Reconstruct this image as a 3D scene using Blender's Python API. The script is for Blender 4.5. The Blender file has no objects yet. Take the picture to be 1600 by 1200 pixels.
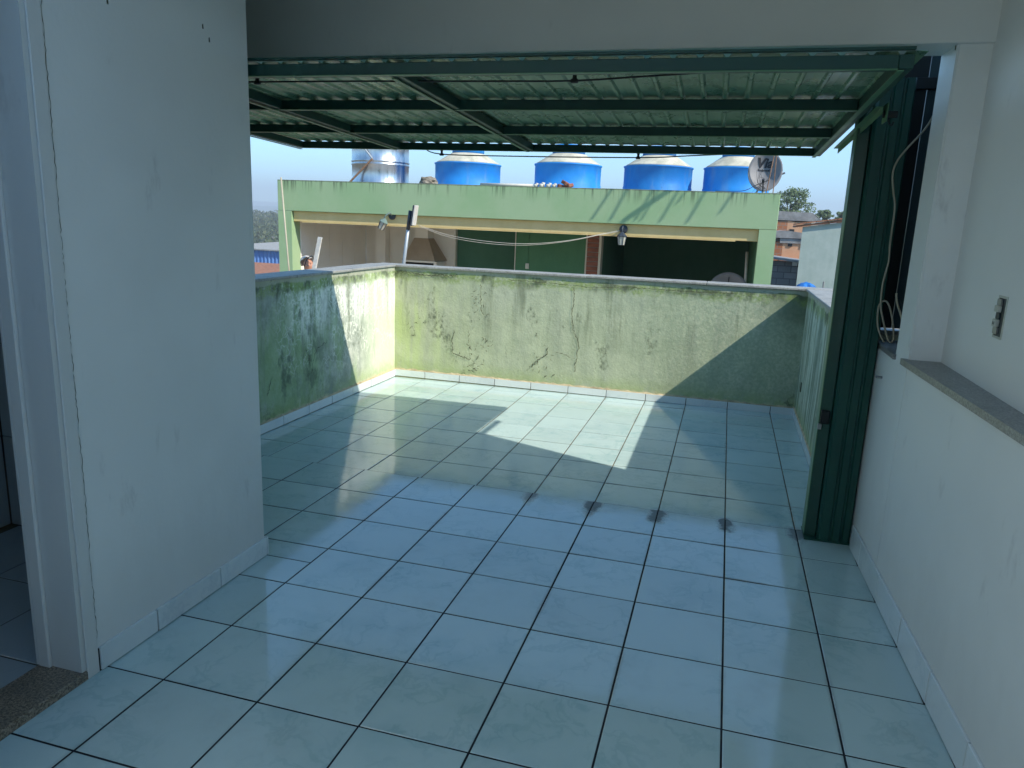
import bpy, bmesh, math, random
from mathutils import Vector, Matrix, Quaternion, noise as mnoise
random.seed(7)
S = bpy.context.scene
COL = S.collection
R = math.radians

# ---------------------------------------------------------------- camera
cam_d = bpy.data.cameras.new('camera'); cam = bpy.data.objects.new('camera', cam_d); COL.objects.link(cam)
S.camera = cam
yaw, pitch, roll = R(-15.595), R(12.390), R(2.316)
fw = Vector((math.sin(yaw)*math.cos(pitch), math.cos(yaw)*math.cos(pitch), -math.sin(pitch)))
rt = Vector((math.cos(yaw), -math.sin(yaw), 0)); up = rt.cross(fw)
r2 = rt*math.cos(roll) + up*math.sin(roll); u2 = -rt*math.sin(roll) + up*math.cos(roll)
mw = Matrix((r2, u2, -fw)).transposed().to_4x4(); mw.translation = (0.221, -2.394, 1.455)
cam.matrix_world = mw
cam_d.sensor_width = 36; cam_d.lens = 1158.06/1600*36; cam_d.clip_start = .02; cam_d.clip_end = 9000
# ---------------------------------------------------------------- sky and sun
LIGHT = Vector((-1.0, .39, -.937)).normalized()
world = bpy.data.worlds.new('World'); S.world = world; world.use_nodes = True
wn = world.node_tree.nodes; wl = world.node_tree.links
sky = wn.new('ShaderNodeTexSky'); sky.sky_type = 'NISHITA'; sky.sun_disc = False
sky.sun_elevation = math.asin(-LIGHT.z); sky.sun_rotation = math.atan2(-LIGHT.x, -LIGHT.y)
sky.altitude = 1800; sky.air_density = 1.0; sky.dust_density = .2; sky.ozone_density = 6.0
tint = wn.new('ShaderNodeMix'); tint.data_type = 'RGBA'; tint.blend_type = 'MULTIPLY'; tint.inputs[0].default_value = 1; tint.inputs[7].default_value = (.75, .96, .90, 1)
wl.new(sky.outputs[0], tint.inputs[6]); wl.new(tint.outputs[2], wn['Background'].inputs[0]); wn['Background'].inputs[1].default_value = .15
sun_d = bpy.data.lights.new('sun', 'SUN'); sun_d.energy = 2.85; sun_d.angle = R(.53); sun_d.color = (1, .94, .82)
sun = bpy.data.objects.new('sun', sun_d); COL.objects.link(sun); sun.rotation_euler = LIGHT.to_track_quat('-Z', 'Y').to_euler()
vs = S.view_settings; vs.view_transform = 'Standard'; vs.look = 'None'; vs.gamma = 1; vs.exposure = 1.2
try: vs.use_curve_mapping = False
except Exception: pass
try: S.cycles.max_bounces = 10; S.cycles.diffuse_bounces = 6; S.cycles.use_denoising = True
except Exception: pass

# ---------------------------------------------------------------- material helper
class G:
    def __init__(s, name):
        s.m = bpy.data.materials.new(name); s.m.use_nodes = True
        s.t = s.m.node_tree; s.n = s.t.nodes; s.l = s.t.links; s.b = s.n['Principled BSDF']
        s.tc = s.n.new('ShaderNodeTexCoord'); s.oi = None
    def put(s, sock, v):
        if v is None: return
        if isinstance(v, bpy.types.NodeSocket): s.l.new(v, sock)
        else:
            if isinstance(v, (tuple, list)) and len(v) == 3 and sock.type == 'RGBA': v = (*v, 1)
            sock.default_value = v
    @property
    def P(s): return s.tc.outputs['Object']
    @property
    def W(s): return s.n.new('ShaderNodeNewGeometry').outputs['Position']
    @property
    def rnd(s):
        if s.oi is None: s.oi = s.n.new('ShaderNodeObjectInfo')
        return s.oi.outputs['Random']
    def map(s, v, sc=(1,1,1), loc=(0,0,0)):
        n = s.n.new('ShaderNodeMapping'); s.put(n.inputs[0], v); n.inputs['Scale'].default_value = sc; n.inputs['Location'].default_value = loc
        return n.outputs[0]
    def noise(s, v, scale=5, detail=4, rough=.55, dist=0):
        n = s.n.new('ShaderNodeTexNoise'); s.put(n.inputs['Vector'], v); n.inputs['Scale'].default_value = scale
        n.inputs['Detail'].default_value = detail; n.inputs['Roughness'].default_value = rough; n.inputs['Distortion'].default_value = dist
        return n.outputs['Fac']
    def noisec(s, v, scale=5, detail=3):
        n = s.n.new('ShaderNodeTexNoise'); s.put(n.inputs['Vector'], v); n.inputs['Scale'].default_value = scale; n.inputs['Detail'].default_value = detail
        return n.outputs['Color']
    def vor(s, v, scale=5, feature='DISTANCE_TO_EDGE'):
        n = s.n.new('ShaderNodeTexVoronoi'); n.feature = feature; s.put(n.inputs['Vector'], v); n.inputs['Scale'].default_value = scale
        return n.outputs['Distance']
    def brick(s, v, c1, c2, mortar, bw, bh, ms):
        n = s.n.new('ShaderNodeTexBrick'); s.put(n.inputs['Vector'], v)
        n.inputs['Color1'].default_value = (*c1,1); n.inputs['Color2'].default_value = (*c2,1); n.inputs['Mortar'].default_value = (*mortar,1)
        n.inputs['Scale'].default_value = 1; n.inputs['Mortar Size'].default_value = ms
        n.inputs['Brick Width'].default_value = bw; n.inputs['Row Height'].default_value = bh
        return n.outputs['Color']
    def sep(s, v):
        n = s.n.new('ShaderNodeSeparateXYZ'); s.put(n.inputs[0], v); return n.outputs
    def comb(s, x, y, z):
        n = s.n.new('ShaderNodeCombineXYZ'); s.put(n.inputs[0], x); s.put(n.inputs[1], y); s.put(n.inputs[2], z); return n.outputs[0]
    def math(s, op, a, b=None, clamp=False):
        n = s.n.new('ShaderNodeMath'); n.operation = op; n.use_clamp = clamp; s.put(n.inputs[0], a); s.put(n.inputs[1], b); return n.outputs[0]
    def vmath(s, op, a, b=None):
        n = s.n.new('ShaderNodeVectorMath'); n.operation = op; s.put(n.inputs[0], a); s.put(n.inputs[1], b); return n.outputs[0]
    def rng(s, v, a, b, c=0., d=1., smooth=True):
        n = s.n.new('ShaderNodeMapRange'); n.interpolation_type = 'SMOOTHSTEP' if smooth else 'LINEAR'; s.put(n.inputs[0], v)
        for i, q in enumerate((a, b, c, d)): n.inputs[1+i].default_value = q
        return n.outputs[0]
    def mix(s, f, a, b, mode='MIX'):
        n = s.n.new('ShaderNodeMix'); n.data_type = 'RGBA'; n.blend_type = mode; s.put(n.inputs[0], f); s.put(n.inputs[6], a); s.put(n.inputs[7], b); return n.outputs[2]
    def bump(s, h, strength=.3, dist=.01):
        n = s.n.new('ShaderNodeBump'); s.put(n.inputs['Height'], h); n.inputs['Strength'].default_value = strength; n.inputs['Distance'].default_value = dist
        s.l.new(n.outputs[0], s.b.inputs['Normal'])
    def out(s, col, rough=.6, metal=0., spec=.5):
        s.put(s.b.inputs['Base Color'], col); s.put(s.b.inputs['Roughness'], rough); s.put(s.b.inputs['Metallic'], metal)
        s.b.inputs['Specular IOR Level'].default_value = spec
        return s.m

def plain(name, c, rough=.6, metal=0., var=.12, scale=6, bump=.0, bscale=40, spec=.4):
    g = G(name); n = g.noise(g.P, scale, 5, .6); k = g.rng(n, .3, .7, 1-var, 1+var, False)
    d = tuple(min(1, x) for x in c)
    col = g.mix(1.0, d, g.comb(k, k, k), 'MULTIPLY')
    if bump: g.bump(g.noise(g.P, bscale, 3, .6), bump, .004)
    return g.out(col, rough, metal, spec)

MAT = {}
# --- ceramic floor tile: pale blue white with marbled veins, dirt along the step joint
def tile_mat(name, base, vein, rough=.1, dirt=True):
    g = G(name)
    off = g.math('MULTIPLY', g.rnd, 173.0); p = g.vmath('ADD', g.P, g.comb(off, g.math('MULTIPLY', off, 1.7), 0.0))
    w = g.vmath('ADD', p, g.vmath('MULTIPLY', g.noisec(p, 5, 3), (.22, .22, 0)))
    v1 = g.rng(g.math('ABSOLUTE', g.math('SUBTRACT', g.noise(w, 5.5, 5, .6), .5)), 0, .035, 1, 0)
    v2 = g.rng(g.noise(p, 3.2, 4, .6), .42, .72)
    cloud = g.math('MULTIPLY', g.math('ADD', g.math('MULTIPLY', v1, .38), g.math('MULTIPLY', v2, .55)), g.rng(g.noise(p, 2.3, 2), .35, .6))
    col = g.mix(cloud, base, vein)
    k = g.rng(g.rnd, 0, 1, .94, 1.04, False); col = g.mix(1.0, col, g.comb(k, k, k), 'MULTIPLY')
    ro = g.rng(g.noise(g.W, 9, 5, .7), .35, .75, rough, rough+.1)
    if dirt:
        W = g.W; x, y, z = g.sep(W)
        fx = g.math('SUBTRACT', g.math('FRACT', g.math('ADD', g.math('DIVIDE', x, .34), .5)), .5)
        dx = g.math('MULTIPLY', g.math('ABSOLUTE', fx), .34)
        nz = g.noise(W, 16, 4, .65); nb = g.noise(g.map(W, (1.3, .3, 0)), 2.2, 1)
        ds = g.math('SUBTRACT', y, 1.335); dy = g.math('MAXIMUM', g.math('MULTIPLY', ds, 1.5), g.math('MULTIPLY', ds, -.62))
        rr = g.math('ADD', g.math('POWER', g.math('ADD', g.math('MULTIPLY', g.math('MULTIPLY', dx, dx), 2.2), g.math('MULTIPLY', g.math('MULTIPLY', dy, dy), .55)), .5), g.math('ADD', g.math('MULTIPLY', g.math('SUBTRACT', nz, .5), .12), g.math('MULTIPLY', g.math('SUBTRACT', g.noise(W, 48, 3), .5), .05)))
        rr = g.math('SUBTRACT', rr, g.math('MULTIPLY', g.math('SUBTRACT', g.noise(g.map(W, (1, .2, 0), (.13, 0, 0)), 3.7, 1), .42), .14))
        blob = g.math('MULTIPLY', g.rng(rr, .028, .075, 1, 0), g.math('MULTIPLY', g.rng(x, -.95, -.6), g.rng(nb, .3, .5, .45, 1)))
        line = g.math('MULTIPLY', g.rng(g.math('ABSOLUTE', g.math('SUBTRACT', y, 1.37)), .0, .03, 1, 0), g.rng(g.noise(W, 7, 4), .42, .62))
        gline = g.math('MULTIPLY', g.rng(g.math('ADD', dx, g.math('MULTIPLY', nz, .01)), .006, .022, 1, 0), g.rng(g.noise(W, 2.1, 2), .5, .65))
        fy = g.math('ABSOLUTE', g.math('SUBTRACT', g.math('FRACT', g.math('ADD', g.math('DIVIDE', y, .34), .5)), .5)); dyr = g.math('MULTIPLY', fy, .34)
        rl = g.math('MULTIPLY', g.rng(g.math('ADD', dyr, g.math('MULTIPLY', nz, .016)), .008, .026, 1, 0), g.math('MULTIPLY', g.rng(g.noise(W, 3.3, 3), .46, .62), g.math('MULTIPLY', g.rng(x, -.9, .1), g.rng(y, .3, .7))))
        blob = g.math('MAXIMUM', blob, g.math('MULTIPLY', rl, .8))
        d = g.math('MAXIMUM', blob, g.math('MAXIMUM', g.math('MULTIPLY', line, .55), g.math('MULTIPLY', gline, .4)))
        col = g.mix(g.math('MULTIPLY', d, .78), col, (.065, .055, .048))
        film = g.math('MULTIPLY', g.rng(g.noise(W, 3.1, 5, .65), .5, .8), .2); col = g.mix(film, col, (.3, .3, .25))
        ro = g.math('ADD', ro, g.math('MULTIPLY', d, .5))
    g.bump(g.noise(p, 9, 2), .02, .02)
    return g.out(col, ro, 0, .85)
MAT['tile'] = tile_mat('ceramic_tile', (.52, .66, .64), (.33, .50, .50), .065)
MAT['skirt'] = tile_mat('skirting_tile', (.72, .77, .76), (.56, .63, .65), .14, False)
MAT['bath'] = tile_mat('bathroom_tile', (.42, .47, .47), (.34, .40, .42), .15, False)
def grout():
    g = G('grout'); n = g.noise(g.P, 4, 5, .7); f = g.noise(g.P, 90, 2)
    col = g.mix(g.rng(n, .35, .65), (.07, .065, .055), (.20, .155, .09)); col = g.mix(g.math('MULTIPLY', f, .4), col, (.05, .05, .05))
    return g.out(col, .9, 0, .2)
MAT['grout'] = grout()
MAT['groutdark'] = plain('dark_grout', (.022, .026, .03), .9, var=.4, scale=9, spec=.2)  # same grout as the terrace, darkened for the shade of the room
# --- white painted plaster of the room
def paint(name, c, dirt):
    g = G(name); n = g.noise(g.P, 1.3, 5, .6); s2 = g.noise(g.map(g.P, (1, 1, .35)), 7, 6, .72)
    col = g.mix(g.math('MULTIPLY', g.rng(n, .3, .75), .22), c, (.55, .57, .54))
    col = g.mix(g.math('MULTIPLY', g.rng(g.noise(g.P, .7, 3, .5, .6), .5, .56), .10), col, (.62, .63, .60))
    col = g.mix(g.math('MULTIPLY', g.rng(s2, .60, .74), dirt), col, (.33, .32, .30))
    z = g.sep(g.P)[2]; low = g.math('MULTIPLY', g.rng(g.math('ADD', z, g.math('MULTIPLY', s2, .5)), .3, .75, 1, 0), dirt*.7)
    col = g.mix(low, col, (.42, .42, .40))
    h = g.math('ADD', g.math('MULTIPLY', g.noise(g.P, 60, 3), .3), g.noise(g.P, 6, 4, .6))
    g.bump(h, .16, .012)
    return g.out(col, g.rng(n, .3, .7, .42, .62), 0, .35)
MAT['white'] = paint('white_wall_paint', (.84, .855, .82), .3)
MAT['trim'] = paint('door_trim_paint', (.70, .71, .68), .25)
MAT['ceil'] = paint('ceiling_paint', (.70, .71, .69), .1)
# --- granite
def granite(name, a, b, rough=.3):
    g = G(name); n = g.noise(g.P, 140, 4, .8); m = g.noise(g.P, 9, 5, .7)
    col = g.mix(g.rng(n, .4, .62), a, b); col = g.mix(g.math('MULTIPLY', g.rng(m, .45, .7), .5), col, (.12, .12, .11))
    g.bump(n, .05, .003); return g.out(col, rough, 0, .5)
MAT['sill'] = granite('grey_granite_sill', (.16, .16, .155), (.36, .36, .34), .34)
MAT['coping'] = granite('weathered_coping_stone', (.24, .235, .21), (.42, .41, .37), .55)
MAT['thresh'] = granite('brown_granite', (.10, .075, .05), (.40, .32, .23), .3)
# --- weathered terrace plaster
def mossy(name, side):
    g = G(name); P = g.P; x, y, z = g.sep(P)
    along = x if side == 'far' else y
    big = g.noise(g.map(P, (1, 1, .45)), 1.6, 5, .62); streak = g.noise(g.map(P, (1, 1, .12)), 9, 5, .62)
    fine = g.noise(P, 38, 4, .75); mid = g.noise(P, 6.5, 6, .68)
    if side == 'far':
        col = g.mix(g.rng(g.math('ADD', g.math('MULTIPLY', streak, .5), g.math('MULTIPLY', mid, .5)), .36, .64), (.33, .36, .26), (.44, .465, .345))
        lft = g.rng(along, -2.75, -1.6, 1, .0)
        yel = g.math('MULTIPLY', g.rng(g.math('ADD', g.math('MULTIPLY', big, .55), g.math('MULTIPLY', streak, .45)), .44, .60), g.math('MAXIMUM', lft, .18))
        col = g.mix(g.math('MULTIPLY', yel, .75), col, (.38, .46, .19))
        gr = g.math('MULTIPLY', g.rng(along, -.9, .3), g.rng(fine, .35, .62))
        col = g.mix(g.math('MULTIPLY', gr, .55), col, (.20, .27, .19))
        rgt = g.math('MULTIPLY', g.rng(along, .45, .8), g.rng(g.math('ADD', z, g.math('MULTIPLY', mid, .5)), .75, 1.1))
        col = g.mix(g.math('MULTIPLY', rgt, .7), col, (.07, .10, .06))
    elif side == 'left':
        col = g.mix(g.rng(mid, .35, .65), (.24, .27, .22), (.40, .42, .36))
        col = g.mix(g.math('MULTIPLY', g.rng(g.math('ADD', along, big), 3.6, 4.0), .85), col, (.56, .60, .43))
        col = g.mix(g.math('MULTIPLY', g.rng(big, .5, .64), .6), col, (.26, .38, .15))
        wv = g.vmath('ADD', g.map(P, (1, 1, .72)), g.vmath('MULTIPLY', g.noisec(P, 9, 4), (.06, .13, .13)))
        e = g.rng(g.math('ADD', g.vor(wv, 21), g.math('MULTIPLY', fine, .12)), .05, .17, 1, 0)
        zone = g.math('MULTIPLY', g.rng(g.noise(P, 2.0, 3), .40, .50), g.math('MULTIPLY', g.rng(along, 1.9, 2.2), g.rng(g.math('ADD', z, g.math('MULTIPLY', mid, .3)), .3, .6)))
        e = g.math('MULTIPLY', e, g.rng(g.noise(P, 8, 3), .36, .6, .15, 1))
        col = g.mix(g.math('MULTIPLY', g.math('MULTIPLY', e, zone), .85), col, (.66, .67, .58))
        drips = g.math('MULTIPLY', g.rng(g.math('ADD', g.math('MULTIPLY', streak, .6), g.math('MULTIPLY', fine, .4)), .42, .56), g.rng(g.math('ADD', z, g.math('MULTIPLY', streak, .55)), .78, 1.05))
        drips = g.math('MULTIPLY', drips, g.math('MULTIPLY', g.rng(z, .93, .90), g.rng(along, 2.05, 2.35)))
        drips = g.math('MULTIPLY', g.math('SUBTRACT', 1.0, g.rng(z, .90, .93)), drips)
        col = g.mix(drips, col, (.68, .69, .60))
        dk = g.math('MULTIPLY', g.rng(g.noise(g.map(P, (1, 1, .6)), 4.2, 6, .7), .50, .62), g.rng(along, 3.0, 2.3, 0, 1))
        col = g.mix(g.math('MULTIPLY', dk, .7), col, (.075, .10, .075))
        col = g.mix(g.math('MULTIPLY', g.rng(streak, .55, .68), .3), col, (.17, .18, .16))
    else:
        col = g.mix(g.rng(mid, .35, .65), (.30, .36, .28), (.42, .47, .38))
        col = g.mix(g.math('MULTIPLY', g.rng(g.noise(g.map(P, (1, 1, .06)), 13, 5, .6), .48, .62), .7), col, (.08, .12, .08))
    # moss under the coping, green base band, dark mould, bare patches
    top = g.math('MULTIPLY', g.rng(g.math('ADD', z, g.math('MULTIPLY', mid, .22)), .98, 1.05), g.rng(fine, .3, .6))
    col = g.mix(g.math('MULTIPLY', top, .75), col, (.20, .27, .07))
    tdk = g.math('MULTIPLY', g.rng(g.math('ADD', z, g.math('MULTIPLY', streak, .3)), 1.02, 1.12), g.rng(g.noise(P, 5, 5, .7), .46, .6))
    col = g.mix(g.math('MULTIPLY', tdk, .8), col, (.07, .085, .06))
    lip = g.math('MULTIPLY', g.rng(g.math('ADD', z, g.math('MULTIPLY', mid, .08)), 1.005, 1.02), .8)
    col = g.mix(lip, col, (.36, .36, .28))
    low = g.math('MULTIPLY', g.rng(g.math('ADD', z, g.math('MULTIPLY', mid, .25)), .19, .33, 1, 0), g.rng(mid, .3, .55))
    col = g.mix(g.math('MULTIPLY', low, .6), col, (.27, .33, .13))
    stk = g.math('MULTIPLY', g.rng(g.noise(g.map(P, (1, 1, .09), (4.2, 1.3, 0)), 7, 6, .66), .52, .66), g.rng(g.math('ADD', z, g.math('MULTIPLY', big, .9)), .75, 1.25))
    col = g.mix(g.math('MULTIPLY', stk, .6), col, (.13, .15, .095))
    lowd = g.math('MULTIPLY', g.rng(g.math('ADD', z, g.math('MULTIPLY', g.noise(P, 14, 4), .08)), .09, .12, 1, 0), .55)
    col = g.mix(lowd, col, (.52, .46, .30))
    mould = g.math('MULTIPLY', g.rng(g.noise(g.map(P, (1, 1, .55), (3.1, 0, .7)), 2.6, 8, .74), .56, .67), g.rng(g.noise(P, 22, 4, .7), .40, .58))
    col = g.mix(g.math('MULTIPLY', mould, .85), col, (.055, .07, .045))
    pale = g.rng(g.noise(g.map(P, (1, 1, .4), (9, 4, 2)), 5, 4, .6), .66, .74)
    col = g.mix(g.math('MULTIPLY', pale, .45), col, (.55, .56, .42))
    g.bump(g.math('ADD', g.math('MULTIPLY', fine, .5), g.math('MULTIPLY', mid, 1.0)), .5, .012)
    col = g.mix(1.0, col, (1.25, 1.25, 1.22), 'MULTIPLY')
    return g.out(col, .9, 0, .15)
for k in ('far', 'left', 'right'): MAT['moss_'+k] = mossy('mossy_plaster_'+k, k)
MAT['crack'] = plain('crack_dark', (.075, .08, .055), .95, spec=.05)
def rough_render(name, c, c2, sc=3):
    g = G(name); n = g.noise(g.P, sc, 6, .7); f = g.noise(g.P, 30, 4, .7); s2 = g.noise(g.map(g.P, (1, 1, .15)), 6, 4)
    col = g.mix(g.rng(g.math('ADD', g.math('MULTIPLY', n, .6), g.math('MULTIPLY', s2, .4)), .35, .65), c, c2)
    g.bump(f, .3, .01); return g.out(col, .9, 0, .15)
MAT['render_grey'] = rough_render('grey_green_render', (.36, .43, .38), (.44, .50, .45))
MAT['render_cream'] = rough_render('cream_render', (.60, .58, .50), (.68, .66, .58))
MAT['concrete'] = rough_render('concrete', (.26, .26, .25), (.38, .37, .35))
# --- gate
def metalpaint(name, c, c2, rough):
    g = G(name); n = g.noise(g.P, 5, 5, .65); f = g.noise(g.P, 60, 3)
    col = g.mix(g.rng(n, .35, .7), c, c2); col = g.mix(g.math('MULTIPLY', g.rng(f, .66, .72), .35), col, (.12, .09, .05))
    g.bump(n, .05, .01); return g.out(col, g.rng(n, .3, .7, rough, rough+.15), 0, .45)
MAT['gate'] = metalpaint('gate_frame_green', (.012, .058, .045), (.018, .072, .055), .4)
MAT['sheet'] = metalpaint('gate_sheet_green', (.15, .29, .18), (.20, .35, .22), .22)  # same paint as the frame, lightened for bounce light from below
MAT['arm'] = metalpaint('gate_arm_green', (.08, .20, .10), (.10, .23, .13), .35)
MAT['post'] = metalpaint('post_green', (.007, .058, .042), (.011, .075, .052), .35)
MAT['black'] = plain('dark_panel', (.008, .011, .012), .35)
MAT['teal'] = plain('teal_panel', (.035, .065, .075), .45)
MAT['cable'] = plain('black_cable', (.02, .022, .022), .6)
MAT['cord'] = plain('beige_cord', (.42, .38, .28), .55)
MAT['plastic'] = plain('ivory_plastic', (.55, .56, .48), .4)
MAT['darkplastic'] = plain('dark_plastic', (.03, .04, .045), .4)
MAT['steel'] = plain('zinc_steel', (.35, .35, .34), .4, .8)
# --- neighbour building
def facade():
    g = G('light_green_facade'); P = g.P; x, y, z = g.sep(P)
    n = g.noise(P, 1.2, 5, .6); f = g.noise(P, 14, 5, .7)
    col = g.mix(g.rng(n, .35, .65), (.285, .43, .23), (.34, .46, .27)); col = g.mix(g.math('MULTIPLY', g.rng(f, .55, .72), .25), col, (.22, .36, .20))
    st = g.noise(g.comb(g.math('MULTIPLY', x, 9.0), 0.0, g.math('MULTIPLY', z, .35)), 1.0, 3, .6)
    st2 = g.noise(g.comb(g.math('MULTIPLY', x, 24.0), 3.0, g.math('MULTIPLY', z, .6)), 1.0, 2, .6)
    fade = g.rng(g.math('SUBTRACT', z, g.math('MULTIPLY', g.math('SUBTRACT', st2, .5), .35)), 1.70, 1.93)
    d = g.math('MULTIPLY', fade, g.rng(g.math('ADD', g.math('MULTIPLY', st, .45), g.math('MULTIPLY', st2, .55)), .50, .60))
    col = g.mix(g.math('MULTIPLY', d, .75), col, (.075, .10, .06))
    edge = g.math('MULTIPLY', g.rng(g.math('ADD', z, g.math('MULTIPLY', f, .04)), 1.935, 1.955), .8); col = g.mix(edge, col, (.10, .11, .08))
    g.bump(f, .15, .01); return g.out(col, .8, 0, .25)
MAT['facade'] = facade()
MAT['yellow'] = rough_render('ochre_beam_paint', (.62, .48, .22), (.68, .53, .26))
MAT['dgreen'] = rough_render('dark_green_wall', (.07, .17, .11), (.085, .195, .13))
MAT['mgreen'] = rough_render('mid_green_wall', (.075, .19, .105), (.09, .215, .12))
def walltile():
    g = G('white_wall_tile'); n = g.noise(g.P, 2, 3)
    return g.out(g.mix(g.rng(n, .3, .7), (.80, .76, .68), (.86, .82, .74)), .35, 0, .45)
MAT['walltile'] = walltile()
MAT['brickred'] = plain('red_brick', (.25, .10, .065), .85, var=.3, scale=9)
MAT['mortar'] = plain('mortar', (.30, .27, .23), .95)
MAT['hood'] = rough_render('barbecue_hood', (.42, .33, .24), (.50, .40, .30))
MAT['soot'] = plain('soot', (.015, .014, .014), .9)
def tankblue():
    g = G('blue_tank_plastic'); n = g.noise(g.P, 2.2, 5, .6); sp = g.noise(g.map(g.P, (1, 1, .5)), 16, 5, .7)
    col = g.mix(g.rng(n, .35, .65), (.012, .20, .60), (.02, .26, .68)); col = g.mix(g.math('MULTIPLY', g.rng(sp, .64, .72), .6), col, (.015, .06, .16))
    k = g.rng(g.rnd, 0, 1, .8, 1.15, False); col = g.mix(1.0, col, g.comb(k, k, k), 'MULTIPLY'); col = g.mix(g.math('MULTIPLY', g.rng(g.noise(g.map(g.P, (1, 1, .25)), 3.5, 5, .65), .5, .75), .35), col, (.28, .34, .40))
    return g.out(col, .55, 0, .4)
MAT['tank'] = tankblue()
def lidmat():
    g = G('dusty_tank_lid'); n = g.noise(g.P, 5, 5, .65)
    return g.out(g.mix(g.rng(n, .35, .65), (.42, .40, .31), (.60, .56, .44)), .85, 0, .2)
MAT['lid'] = lidmat()
def steeltank():
    g = G('stainless_steel'); n = g.noise(g.map(g.P, (1, 1, .1)), 9, 4, .6)
    return g.out(g.mix(g.rng(n, .3, .7), (.50, .51, .52), (.68, .69, .70)), g.rng(n, .3, .7, .24, .42), 1.0)
MAT['inox'] = steeltank()
MAT['rust'] = plain('rusty_pipe', (.30, .17, .10), .8, var=.3, scale=20)
MAT['pvc'] = plain('pvc_pipe', (.55, .52, .45), .5)
MAT['pole'] = plain('galvanised_pole', (.36, .40, .43), .45, .3)
MAT['dish'] = plain('satellite_dish_grey', (.24, .235, .24), .6)
MAT['ink'] = plain('dark_print', (.025, .025, .03), .6)
MAT['rubble'] = plain('rubble', (.22, .19, .15), .95, var=.5, scale=18, bump=.6, bscale=30)
MAT['lampmetal'] = plain('lantern_metal', (.14, .20, .18), .5)
MAT['lampdark'] = plain('lantern_dark_metal', (.035, .045, .06), .45)
MAT['lampglass'] = plain('lantern_glass', (.42, .42, .36), .25)
MAT['board'] = plain('white_board', (.62, .58, .52), .7)
MAT['wood'] = plain('white_washed_plank', (.62, .60, .55), .8, var=.2, scale=14)
MAT['tarp'] = plain('blue_tarpaulin', (.02, .14, .42), .5, var=.3, scale=8, bump=.5, bscale=18)
def bluesheet():
    g = G('blue_metal_cladding'); n = g.noise(g.map(g.P, (1, 1, .05)), 1.2, 3)
    return g.out(g.mix(g.rng(n, .3, .7), (.07, .18, .46), (.14, .27, .55)), .5)
MAT['bluesheet'] = bluesheet()
MAT['roofgrey'] = plain('fibre_cement_roof', (.27, .26, .25), .9, var=.3, scale=3)
MAT['rooftile'] = plain('clay_roof_tile', (.30, .13, .07), .85, var=.35, scale=5)
def brickwall(name, c1, c2, m, bw, bh):
    g = G(name); x, y, z = g.sep(g.P); v = g.comb(g.math('ADD', x, y), z, 0.0)
    col = g.mix(g.math('MULTIPLY', g.rng(g.noise(g.P, 1.5, 5), .35, .65), .35), g.brick(v, c1, c2, m, bw, bh, .014), tuple(q*.6 for q in c1))
    return g.out(col, .9, 0, .15)
MAT['brickwall'] = brickwall('hollow_brick_wall', (.48, .19, .09), (.40, .15, .07), (.30, .24, .19), .25, .2)
MAT['blockwall'] = brickwall('concrete_block_wall', (.20, .20, .205), (.26, .255, .255), (.12, .12, .12), .4, .2)
MAT['peach'] = rough_render('peach_render', (.60, .31, .17), (.66, .37, .22))
MAT['glassdark'] = plain('dark_window', (.02, .022, .025), .2)
MAT['ground'] = plain('earth_ground', (.13, .11, .07), .95, var=.4, scale=.05)
MAT['hill'] = plain('wooded_hill', (.045, .07, .035), .95, var=.4, scale=.02)
def leafmat(name, a, b, c):
    g = G(name); n = g.noise(g.W, .55, 3); r = g.noise(g.W, 5, 2)
    col = g.mix(g.rng(n, .3, .7), a, b); col = g.mix(g.math('MULTIPLY', g.rng(r, .45, .7), .6), col, c)
    g.b.inputs['Transmission Weight'].default_value = 0
    return g.out(col, .6, 0, .25)
MAT['leaf'] = leafmat('tree_leaves', (.07, .115, .05), (.11, .16, .07), (.16, .19, .10))
MAT['leafdry'] = leafmat('woodland_leaves', (.03, .055, .022), (.06, .085, .03), (.16, .14, .07))
MAT['bark'] = plain('bark', (.10, .08, .06), .95)
MAT['skin'] = plain('skin', (.50, .24, .155), .5, var=.08)
MAT['hair'] = plain('grey_hair', (.46, .43, .40), .8, var=.3, scale=60)
MAT['shirt'] = plain('white_shirt', (.70, .70, .68), .85)
MAT['trousers'] = plain('dark_trousers', (.05, .06, .08), .85)

# ---------------------------------------------------------------- geometry helpers
def link(o, parent=None):
    COL.objects.link(o)
    if parent is not None: o.parent = parent
    return o
def obj(name, bm, mat, parent=None, loc=None, smooth=False):
    me = bpy.data.meshes.new(name)
    bmesh.ops.recalc_face_normals(bm, faces=bm.faces)
    bm.to_mesh(me); bm.free()
    if isinstance(mat, str): mat = MAT[mat]
    me.materials.append(mat)
    if smooth:
        for p in me.polygons: p.use_smooth = True
    o = bpy.data.objects.new(name, me)
    if loc: o.location = loc
    return link(o, parent)
def tag(o, label=None, cat=None, group=None, kind=None):
    if label: o['label'] = label
    if cat: o['category'] = cat
    if group: o['group'] = group
    if kind: o['kind'] = kind
    return o
def empty(name, loc, label, cat, group=None):
    o = bpy.data.objects.new(name, None); o.location = loc; o.empty_display_size = .1; link(o)
    return tag(o, label, cat, group)
def BM(): return bmesh.new()
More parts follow.
